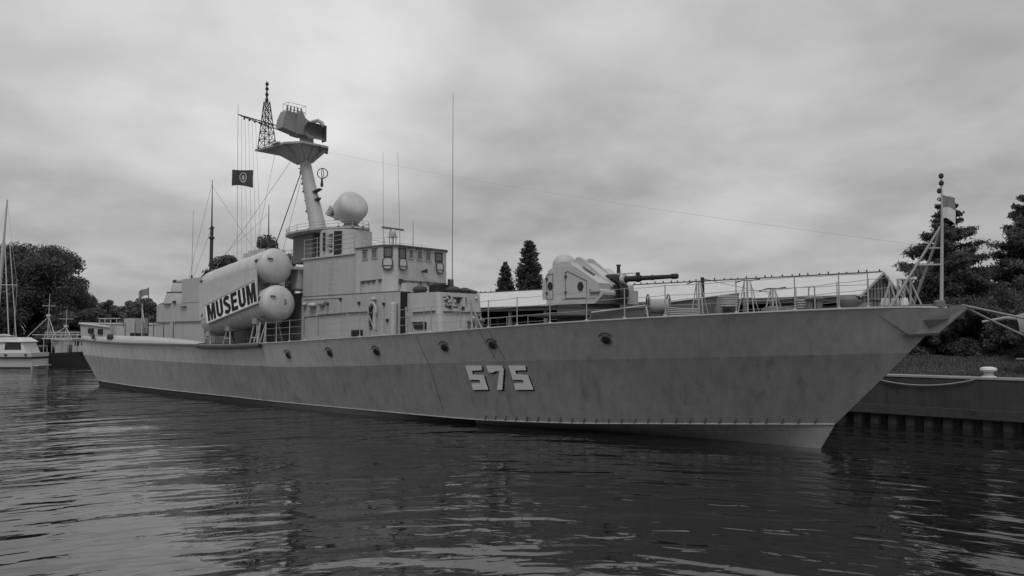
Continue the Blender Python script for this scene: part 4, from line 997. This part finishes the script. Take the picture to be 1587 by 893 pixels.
for i in range(1, 12):
    y = 11 + i * .5; top = zE + (zR - zE) * (1 - abs(y - 14) / 3) - .12; mb.box(x1 + .001, x1 + .03, y - .02, y + .02, 2, top)
for z in (3.2, 4.0, 4.8, 5.4): mb.box(x1 + .001, x1 + .028, 11.02, 16.98, z - .02, z + .02)
mb.build('batten', 'woodd', GB)
mb = MB(); mb.extr([(x1 + .16, yE - .3, zE - .16), (x1 + .16, yR, zR - .06), (x1 + .16, yR, zR + .08), (x1 + .16, yE - .3, zE - .02)], (.06, 0, 0)); mb.extr([(x1 + .16, 17.3, zE - .16), (x1 + .16, yR, zR - .06), (x1 + .16, yR, zR + .08), (x1 + .16, 17.3, zE - .02)], (.06, 0, 0)); mb.build('barge_board', 'lightg', SH)
for i in range(14):
    x = -42 + i * 3.0; MB().box(x - .09, x + .09, yE - .1, yE + .08, 2, zE - .34).build('post', 'wallw', SH)
rs = random.Random(9)
for i in range(16):
    x = -31 + i * 1.6 + rs.uniform(-.5, .5); w = rs.uniform(.25, .6); MB().box(x, x + w, yE + .5 + rs.random() * 2, yE + 3.2, 2, rs.uniform(3.4, 5.0)).build('stored_panel', rs.choice(['wallw', 'greyd', 'woodd', 'greyd']), SH)
# low dark lean-to
LT = empty('lean_to', (-4.4, 10.6, 2.0), 'low dark lean-to with sagging felt roof in front of the shed gable', 'lean-to')
mb = MB()
mb.grid(lambda u, v: (-6.4 + 4.6 * u, 10.25 + .9 * v, 4.72 + .42 * v + .55 * max(0, .36 - abs(u - .28)) * v + (.10 * math.cos(u * 7)) * v), 18, 4); mb.grid(lambda u, v: (-6.4 + 4.6 * u, 10.25 + .9 * v, 4.66 + .42 * v + .55 * max(0, .36 - abs(u - .28)) * v + (.10 * math.cos(u * 7)) * v), 18, 4); mb.build('roof', 'greyd', LT)
mb = MB(); mb.box(-6.3, -1.9, 10.3, 10.4, 4.4, 4.64); mb.box(-6.3, -1.9, 10.95, 11.0, 2.0, 4.6); mb.build('wall', 'woodd', LT)
for x in (-6.2, -4.0, -2.0): MB().box(x - .06, x + .06, 10.3, 10.42, 2, 4.4).build('post', 'woodd', LT)
# timber post with wires behind the ship
PO = empty('timber_post', (-10.0, 12.0, 2.0), 'brown timber service post rising above the shed roof', 'post')
MB().tube((-10.0, 10.6, 2.0), (-10.0, 10.6, 6.75), .11, .095, 12).build('pole', 'woodd', PO)
mb = MB(); mb.box(-10.1, -8.9, 10.56, 10.64, 5.62, 5.67); mb.box(-8.95, -8.82, 10.55, 10.65, 5.4, 5.62); mb.build('arm', 'dark', PO)
cable('service_wire', (-10, 10.6, 6.7), (-6.2, 11.4, 5.75), .05, .012, 'dark', PO, 6)
# grass on the quay
mb = MB(); rg = np.random.default_rng(5); ng = 60000
gx = rg.uniform(-5, 20, ng); gy = 10.25 + (rg.random(ng) ** 1.2) * 9
V, Fq = [], []
for i in range(ng):
    a = rg.uniform(0, 6.28); g0 = gz(gx[i], gy[i]) - .05; hgt = rg.uniform(.04, .16); w = rg.uniform(.01, .03); ox, oy = rg.normal(0, .05, 2)
    V += [(gx[i] - w * math.cos(a), gy[i] - w * math.sin(a), g0), (gx[i] + w * math.cos(a), gy[i] + w * math.sin(a), g0), (gx[i] + ox, gy[i] + oy, g0 + hgt)]
    Fq.append((3 * i, 3 * i + 1, 3 * i + 2))
mb.add(V, Fq); o = mb.build('grass', 'grass', None, flat=True); o['kind'] = 'stuff'; o['label'] = 'rough short grass on the quay behind the bollard'; o['category'] = 'grass'

# ------------------------------------------------------------------ trees
def leaf_mesh(name, P, Nn, size, mat, parent, el=1.0, seed=0):
    r = np.random.default_rng(seed); n = len(P)
    d = r.normal(size=(n, 3)); d += Nn; d /= np.linalg.norm(d, axis=1)[:, None]
    t = r.normal(size=(n, 3)); u = np.cross(d, t); u /= np.linalg.norm(u, axis=1)[:, None]; w = np.cross(d, u)
    s = size * r.uniform(.6, 1.4, n)[:, None]
    V = np.stack([P - u * s * el, P + w * s * .5, P + u * s * el, P - w * s * .5], 1).reshape(-1, 3) - np.array(ORG[parent])
    me = bpy.data.meshes.new(name); me.vertices.add(4 * n); me.vertices.foreach_set('co', V.ravel())
    me.loops.add(4 * n); me.loops.foreach_set('vertex_index', np.arange(4 * n)); me.polygons.add(n)
    me.polygons.foreach_set('loop_start', np.arange(0, 4 * n, 4)); me.polygons.foreach_set('loop_total', np.full(n, 4))
    me.materials.append(M[mat]); me.update(calc_edges=True); me.validate()
    o = bpy.data.objects.new(name, me); C.objects.link(o); o.parent = parent; return o
def broadleaf(loc, H, Rw, label, seed, n=9000, size=.35, mat='leafa', clumps=40, trunk=.25, group=None, z0=.25, name='broadleaf_tree', sq=1.0):
    r = np.random.default_rng(seed); loc = Vector(loc); T = empty(name, tuple(loc), label, 'tree', group)
    mb = MB(); top = loc + Vector((0, 0, H * .55)); mb.path([loc, loc + Vector((.1, .1, H * .25)), top], [trunk * 1.3, trunk, trunk * .5], 9)
    cs = []
    for i in range(clumps):
        a = r.uniform(0, 6.283); zt = r.uniform(z0, 1.0); rad = Rw * math.sqrt(max(.03, 1 - ((zt - .52) / .52) ** 2)) * r.uniform(.45, .88) * sq
        c = np.array([loc.x + rad * math.cos(a), loc.y + rad * math.sin(a), loc.z + H * (zt * .92)]); cs.append(c)
        if i % 3 == 0: mb.path([loc + Vector((0, 0, H * .3 * zt + .1 * H)), (Vector(c) + loc + Vector((0, 0, H * .5))) / 2, Vector(c)], [trunk * .4, trunk * .22, .03], 5)
    mb.build('trunk', 'bark', T)
    P, Nn = [], []
    for c in cs:
        k = n // clumps; rr_ = Rw * r.uniform(.18, .34); d = r.normal(size=(k, 3)); d /= np.linalg.norm(d, axis=1)[:, None]
        q = d * (r.random((k, 1)) ** .45) * rr_ * np.array([1, 1, .75]); P.append(c + q); Nn.append(d * .8 + np.array([0, 0, .3]))
    leaf_mesh('crown', np.concatenate(P), np.concatenate(Nn), size, mat, T, 1.0, seed); return T
def conifer(loc, H, Rw, label, seed, n=16000, size=.22, base=.06, group=None, name='spruce_tree', power=.85, narrow=False, levels=26, mat='leafb'):
    r = np.random.default_rng(seed); loc = Vector(loc); T = empty(name, tuple(loc), label, 'tree', group)
    mb = MB(); mb.path([loc, loc + Vector((0, 0, H * .97))], [H * .018 + .05, .02], 8)
    P, Nn = [], []; br = []
    for L in range(levels):
        t = base + (1 - base) * (L + r.random() * .7) / levels; rad = Rw * (1 - t) ** power * (1 if not narrow else min(1, t * 5 + .35))
        nb = int(7 if not narrow else 9)
        for i in range(nb):
            a = r.uniform(0, 6.283); ln = (rad + .035 * Rw) * (r.uniform(.62, 1.12) if not narrow else r.uniform(.8, 1.08))
            br.append((t, a, ln))
    tot = sum(b[2] for b in br)
    for t, a, ln in br:
        k = max(6, int(n * ln / tot)); s = r.random(k) ** .75
        up = (.55 if narrow else -.12) ; wob = .10 * ln + .06
        x = ln * s * math.cos(a) * (.5 if narrow else 1); y = ln * s * math.sin(a) * (.5 if narrow else 1)
        if narrow: x, y = ln * s * math.cos(a), ln * s * math.sin(a)
        z = H * t + ln * up * s + (.26 * ln * s * s if not narrow else 0)
        q = np.stack([x, y, z], 1) + r.normal(size=(k, 3)) * np.array([wob, wob, wob * .55]) * (1.1 - .5 * s)[:, None]
        P.append(q + np.array(loc)); Nn.append(np.tile([0, 0, .6], (k, 1)))
        if not narrow: mb.path([loc + Vector((0, 0, H * t)), loc + Vector((ln * .9 * math.cos(a), ln * .9 * math.sin(a), H * t + ln * (-.12 + .2)))], [.035, .01], 4)
    mb.build('trunk', 'bark', T)
    leaf_mesh('crown', np.concatenate(P), np.concatenate(Nn), size, mat, T, 1.5, seed); return T
conifer((-.85, 20.8, 2.75), 8.5, 4.1, 'large dark spruce with ragged outline right behind the bow mast', 21, 120000, .065, .02, power=.95, levels=27)
conifer((2.2, 27.0, 2.75), 9.6, 4.0, 'taller dark spruce right of the one behind the bow mast, above the raised boat', 22, 120000, .07, .02, power=.75, levels=28)
conifer((-47.8, 36.1, 2.0), 9.7, 1.75, 'smaller slim columnar conifer behind the shed roof, left of the taller one', 23, 22000, .11, .02, 'columnar conifers behind the shed', 'columnar_conifer', .6, True, 44)
conifer((-42.5, 34.0, 2.0), 11.4, 2.1, 'taller slim columnar conifer beside the gun turret', 24, 26000, .11, .02, 'columnar conifers behind the shed', 'columnar_conifer', .5, True, 48)
broadleaf((-131, 14, .7), 17.6, 9.2, 'huge dark rounded willow filling the far shore behind the white yacht', 31, 110000, .21, 'leafa', 120, .6, None, .02)
broadleaf((-133, -1, .7), 16.0, 7.5, 'dark leafy tree at the left edge behind the yacht mast', 32, 45000, .21, 'leafa', 60, .5, None, .02)
broadleaf((-118, 16.5, .7), 7.0, 4.5, 'low dark bushy tree at the right foot of the huge willow', 33, 22000, .19, 'leafa', 36, .25, None, .02)
broadleaf((-94, 26.5, .7), 14.8, 4.6, 'leafy tree rising behind the aft end of the missile canisters', 34, 22000, .18, 'leafa', 34, .3, None, .35)
broadleaf((-89, 31.5, .7), 19.0, 4.6, 'leafy tree top showing above the canisters beside the radar platform', 35, 20000, .18, 'leafa', 30, .3, None, .4)
rt = random.Random(4)
kinds = ['rounded', 'ragged', 'tapered', 'flat topped', 'lopsided', 'bushy', 'thin', 'broad']
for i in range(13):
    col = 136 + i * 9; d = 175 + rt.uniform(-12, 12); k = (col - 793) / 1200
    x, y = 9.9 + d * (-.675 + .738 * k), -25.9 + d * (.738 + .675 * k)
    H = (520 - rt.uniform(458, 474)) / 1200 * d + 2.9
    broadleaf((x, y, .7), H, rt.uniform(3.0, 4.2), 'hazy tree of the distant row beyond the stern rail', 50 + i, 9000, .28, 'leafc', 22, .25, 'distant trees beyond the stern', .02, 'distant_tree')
# undergrowth behind the quay
for i, (x, y, h, w, lab) in enumerate([(-1.5, 17.0, 2.3, 1.6, 'dark leafy bush at the foot of the large spruce beside the shed'), (1.2, 17.5, 2.6, 1.8, 'dark leafy bush under the bow anchor platform'), (3.6, 16.5, 2.4, 1.8, 'dark leafy bush just left of the raised covered boat'), (6.8, 17.5, 3.2, 2.4, 'tall dark bush behind the raised covered boat'), (-3.2, 19.5, 3.2, 2.0, 'dark bush behind the shed gable'), (4.5, 20.5, 4.2, 2.6, 'tall dark thicket bush between the two big spruces'), (9.5, 21.5, 5.0, 3.0, 'tall dark thicket bush at the right edge')]):
    broadleaf((x, y, gz(x, y) - .1), h, w, lab, 70 + i, 12000, .075, 'leafb', 30, .06, 'bushes behind the quay', .02, 'bush', 1.05)

# ------------------------------------------------------------------ boats at the far side
RZ = math.atan2(.675, .738)
def boat_hull(mb, L0, L1, B, z1, bowx, sheer=.3, m=0, flare=.8, n=20):
    def f(s):
        def g_(u, v):
            x = L0 + (L1 - L0) * u; w = B * min(1, (max(0.0, abs(x - bowx)) / (abs(L1 - L0) * .45)) ** .6)
            z = -.3 + (z1 + .3 + sheer * abs(u if bowx > L0 else 1 - u) ** 2) * v
            return (x, s * w * (flare + (1 - flare) * v), z)
        return g_
    mb.grid(f(-1), n, 4, m); mb.grid(f(1), n, 4, m)
    xs = L0 if abs(bowx - L1) < .01 else L1
    mb.add([(xs, -B * flare, -.3), (xs, B * flare, -.3), (xs, B, z1), (xs, -B, z1)], [(0, 1, 2, 3)], m)
    return mb
MC = empty('motor_yacht', (-92.2, 1.85, 0), 'white cabin motor yacht with dark hull stripe at left edge', 'motor yacht', None, RZ)
mb = MB(); boat_hull(mb, -7.5, 2.35, 1.7, 1.75, -7.5, .0); mb.box(-6.0, 2.3, -1.65, 1.65, 1.70, 1.76); mb.build('hull', 'gel', MC, True)
mb = MB(); mb.box(-4.2, 2.38, -1.74, -1.70, 1.08, 1.30); mb.box(2.36, 2.42, -1.7, 1.7, 1.08, 1.30); mb.build('stripe', 'black', MC, True)
mb = MB(); mb.box(-4.5, 2.3, -1.66, -1.63, .0, .16); mb.build('boot_stripe', 'black', MC, True)
mb = MB(); mb.loft([(-3.9, -1.35), (1.5, -1.35), (1.5, 1.35), (-3.9, 1.35)], [(-3.2, -1.2), (1.0, -1.2), (1.0, 1.2), (-3.2, 1.2)], 1.76, 3.0); cbn = mb.build('cabin', 'gel', MC, True)
mb = MB(); mb.loft([(-3.6, -1.4), (1.25, -1.4), (1.25, 1.4), (-3.6, 1.4)], [(-2.6, -1.0), (.6, -1.0), (.6, 1.0), (-2.6, 1.0)], 3.0, 3.5); mb.build('cabin_roof', 'gel', MC, True)
for x in (-.95,): MB().extr([(x, -1.318, 2.1), (.95, -1.318, 2.1), (.80, -1.235, 2.88), (x + .05, -1.235, 2.88)], (0, -.02, 0)).build('window', 'black', cbn, True)
MB().extr([(-2.6, -1.318, 2.05), (-1.9, -1.318, 2.05), (-1.75, -1.235, 2.85), (-2.3, -1.235, 2.85)], (0, -.02, 0)).build('window', 'black', cbn, True)
for x in (-2.3, -1.95, -.55, 1.7): MB().box(x - .14, x + .14, -1.76, -1.70, 1.45, 1.62).build('vent_slot', 'black', MC, True)
mb = MB(); mb.path([(-3, -1.4, 3.5), (-2.6, -1.5, 3.9), (-1.0, -1.5, 3.75), (.4, -1.3, 3.6)], .05, 6); mb.path([(2.2, -1.5, 1.75), (2.2, -1.5, 2.5), (2.2, 1.5, 2.5), (2.2, 1.5, 1.75)], .03, 6); mb.build('handrail', 'lightg', MC, True)
MB().box(2.35, 2.9, -1.3, 1.3, .25, .35).build('swim_platform', 'gel', MC, True)
MB().ball((-1.6, -.6, 3.66), (.9, .5, .22)).build('dinghy_cover', 'lightg', MC, True)
YA = empty('sailing_yacht', (-98.4, 1.55, 0), 'white sailing yacht with tall pale mast behind the motor yacht', 'sailing yacht', None, RZ)
mb = MB(); boat_hull(mb, -5.5, 5, 1.6, 1.3, -5.5, .2); mb.box(-4, 4.5, -1.2, 1.2, 1.26, 1.32); mb.build('hull', 'gel', YA, True)
mb = MB(); mb.box(-2, 2, -.8, .8, 1.3, 1.8); mb.build('coachroof', 'gel', YA, True)
mb = MB(); mb.path([(-.9, 0, 1.3), (-.25, 0, 15.0)], [.23, .2], 10); mb.path([(-.25, 0, 15.0), (.0, 0, 20.2)], [.15, .08], 10); mb.build('mast', 'spar', YA, True)
mb = MB(); mb.tube((-1.5, 0, 9.8), (1.6, 0, 9.8), .05); mb.build('spreader', 'lightg', YA, True)
for p, q, r_ in [((-.1, 0, 15), (1.0, 0, 1.6), .07), ((1.6, 0, 9.8), (1.4, 0, 1.5), .02), ((.0, 0, 20), (1.6, 0, 9.8), .015), ((0, 0, 20), (-3, 0, 6), .012), ((.5, 0, 15), (1.9, 0, 2), .05)]: MB().tube(p, q, r_, r_, 6).build('rigging', 'spar', YA, True)
mb = MB(); mb.tube((-.7, 0, 2.6), (3.4, 0, 2.75), .09); mb.build('boom', 'spar', YA, True)
TR = empty('fishing_trawler', (-96.4, 7.5, 0), 'dark fishing trawler with two tripod masts moored behind the warship stern', 'trawler', None, RZ)
mb = MB(); boat_hull(mb, -2.8, 7.0, 1.9, 1.55, 7.0, .5, 0, .9); mb.box(-2.7, 6, -1.8, 1.8, 1.5, 1.56); mb.build('hull', 'trawl', TR, True)
mb = MB()
for i in range(40): mb.ball((-2.2 + rt.uniform(-.5, .5), rt.uniform(-1, 1), 1.7 + rt.random() * 1.7), (rt.uniform(.25, .5), .4, rt.uniform(.2, .45)), 8)
mb.build('net_heap', 'black', TR, True)
mb = MB(); mb.box(-.2, 1.3, -1.1, 1.1, 1.56, 2.6); mb.box(2.0, 4.4, -1.2, 1.2, 1.56, 3.3); WH = mb.build('wheelhouse', 'mastp', TR, True)
for x in (2.3, 3.1): MB().box(x, x + .5, -1.24, -1.2, 2.5, 3.0).build('window', 'black', WH, True)
mb = MB(); mb.box(-1.6, 4.2, -1.5, -1.3, 3.28, 3.42); mb.box(-3.4, 4.4, -.5, -.3, 3.75, 3.86)
for x in (-1.4, -.4, .6, 1.6, 2.6, 3.6): mb.tube((x, -1.4, 1.6), (x, -1.4, 3.4), .04); mb.tube((x, -1.4, 3.4), (x, -1.0, 4.1), .03)
mb.tube((-1.5, -1.1, 4.1), (3.8, -1.1, 4.1), .04); mb.build('gantry', 'lightg', TR, True)
for cx_, top_, w in ((-1.85, 8.9, 1.9), (.35, 6.95, 1.6)):
    mb = MB(); mb.tube((cx_, 0, 1.6), (cx_ + .15, 0, top_), .07, .03)
    mb.tube((cx_ + .1, 0, top_ * .68), (cx_ - w * 1.2, -.5, 3.4), .05); mb.tube((cx_ + .1, 0, top_ * .68), (cx_ + w * .75, -.5, 3.2), .05); mb.tube((cx_ + .1, 0, top_ * .6), (cx_ + w * .35, .6, 2), .04)
    mb.tube((cx_ - .75, 0, top_ * .83), (cx_ + .95, 0, top_ * .83), .03); mb.box(cx_ - .12, cx_ + .3, -.15, .15, top_ * .68, top_ * .68 + .3)
    mb.build('tripod_mast', 'lightg', TR, True)
WB = empty('work_boat', (-99.5, 8.5, 0), 'grey hulled work boat between the white yacht and the trawler', 'work boat', None, RZ)
mb = MB(); boat_hull(mb, -5.5, 5.0, 1.8, 3.1, -5.5, .2, 0, .9); mb.box(-4.6, 4.8, -1.7, 1.7, 3.05, 3.12); mb.build('hull', 'mastp', WB, True)
mb = MB(); mb.box(-5.0, 5.0, -1.9, -1.8, 3.1, 3.3); mb.build('rail', 'gel', WB, True)
mb = MB(); mb.box(-1.5, 1.5, -1, 1, 3.12, 4.3); mb.build('cabin', 'greyd', WB, True)
# two-masted schooner hidden behind the warship, masts showing
SN = empty('schooner', (-67, 15, 0), 'two masted schooner whose dark masts rise behind the missile canisters', 'sailing ship')
mb = MB(); hx = Vector((2.5, 5.2, 0)).normalized(); hy = Vector((-hx.y, hx.x, 0))
def hs(u, v, s=1):
    x = -6 + 13 * u; w = 1.9 * math.sin(math.pi * (.12 + .86 * u)) ** .5; return Vector((-67, 15, 0)) + hx * x + hy * (s * w * (.7 + .3 * v)) + Vector((0, 0, -.3 + 2.1 * v))
for s in (-1, 1): mb.grid(lambda u, v, s=s: hs(u, v, s), 16, 4)
mb.grid(lambda u, v: hs(u, .92, 2 * v - 1), 16, 4); mb.build('hull', 'trawl', SN)
for p, top_, brk in ((Vector((-68.2, 12.6, 1)), 20.2, 15.2), (Vector((-65.7, 17.8, 1)), 17.9, 13.4)):
    mb = MB(); mb.tube(p, (p.x, p.y, brk), .2, .17, 10); mb.tube((p.x, p.y, brk - 1.3), (p.x - .15, p.y, top_), .10, .03, 8)
    mb.lathe([(.14, 0), (.3, .1), (.3, .25), (.14, .35)], (p.x, p.y, brk - 1.4), (0, 0, 1), 10); mb.tube((p.x - .6, p.y, brk - .2), (p.x + .5, p.y, brk - .2), .06); mb.build('mast', 'sparw', SN)
for a, b_ in [((-68.3, 12.6, 19.5), (-65.9, 17.8, 11)), ((-68.3, 12.6, 15), (-70.5, 9, 2)), ((-65.8, 17.8, 17), (-68.2, 12.6, 11)), ((-68.3, 12.6, 20), (-71.0, 10, 3)), ((-68.2, 12.6, 11), (-65.7, 17.8, 10))]: cable('rigging', a, b_, .1, .018, 'wire', SN, 6)

# ------------------------------------------------------------------ light, sky, camera
SUN_AZ, SUN_EL = R(148), R(60)   # behind the viewer, high, veiled by cloud
W = bpy.data.worlds.new('World'); SC.world = W; W.use_nodes = True; nt = W.node_tree; nt.nodes.clear(); g = G(nt)
sky = nt.nodes.new('ShaderNodeTexSky'); sky.sky_type = 'NISHITA'; sky.sun_disc = False; sky.sun_elevation = SUN_EL; sky.sun_rotation = SUN_AZ
bwn = nt.nodes.new('ShaderNodeRGBToBW'); g.link(sky.outputs[0], bwn.inputs[0])
tc = nt.nodes.new('ShaderNodeTexCoord'); sp = nt.nodes.new('ShaderNodeSeparateXYZ'); g.link(tc.outputs['Generated'], sp.inputs[0])
zz = g.math('MAXIMUM', g.math('ADD', sp.outputs[2], .26), .06)
cx = g.math('DIVIDE', sp.outputs[0], zz); cy = g.math('DIVIDE', sp.outputs[1], zz)
cv = nt.nodes.new('ShaderNodeCombineXYZ'); g.link(cx, cv.inputs[0]); g.link(cy, cv.inputs[1])
mpv = g.coord((1.0, 1.0, 1), (0, 0, .5), src=cv.outputs[0])
c1 = g.noise(mpv, 1.2, 5, .5, .15); c2 = g.noise(mpv, 3.2, 5, .5, .15)
cl = g.math('ADD', g.math('MULTIPLY', g.ramp(c1, .30, .70), 1.6), g.math('MULTIPLY', g.ramp(c2, .3, .7), 1.1))
elev = g.ramp(sp.outputs[2], .0, .45, 0, 1.35)
# brighter break in the cloud, toward the upper left of the view
dp = nt.nodes.new('ShaderNodeVectorMath'); dp.operation = 'DOT_PRODUCT'; g.link(tc.outputs['Generated'], dp.inputs[0]); bdir = Vector((-.846, .46, .36)).normalized(); dp.inputs[1].default_value = bdir
glow = g.math('MULTIPLY', g.ramp(dp.outputs['Value'], .96, 1.0), 1.9)
tot = g.math('ADD', g.math('ADD', g.math('MULTIPLY', bwn.outputs[0], .10), 2.4), g.math('ADD', cl, g.math('ADD', elev, glow)))
bg = nt.nodes.new('ShaderNodeBackground'); bg.inputs[1].default_value = .1; g.link(tot, bg.inputs[0])
out = nt.nodes.new('ShaderNodeOutputWorld'); g.link(bg.outputs[0], out.inputs[0])
sl = bpy.data.lights.new('sun', 'SUN'); sl.energy = 1.5; sl.angle = R(25); sl.color = (1, 1, 1)
so = bpy.data.objects.new('sun', sl); C.objects.link(so); so.location = (0, -40, 60)
sd = Vector((math.sin(SUN_AZ) * math.cos(SUN_EL), math.cos(SUN_AZ) * math.cos(SUN_EL), math.sin(SUN_EL)))
so.rotation_euler = sd.to_track_quat('Z', 'Y').to_euler()
cd_ = bpy.data.cameras.new('camera'); cam = bpy.data.objects.new('camera', cd_); C.objects.link(cam); SC.camera = cam
cd_.sensor_width = 36; cd_.lens = 1200 / 1587 * 36; cd_.clip_end = 6000
yf = Vector((-.675, .738, 0)).normalized(); pit = math.atan((520 - 446.5) / 1200); fw = yf * math.cos(pit) + Vector((0, 0, math.sin(pit)))
cam.location = (9.9, -25.9, 3.72); cam.rotation_euler = fw.to_track_quat('-Z', 'Y').to_euler()
SC.view_settings.view_transform = 'Standard'; SC.view_settings.look = 'None'; SC.view_settings.exposure = 0; SC.view_settings.gamma = 1
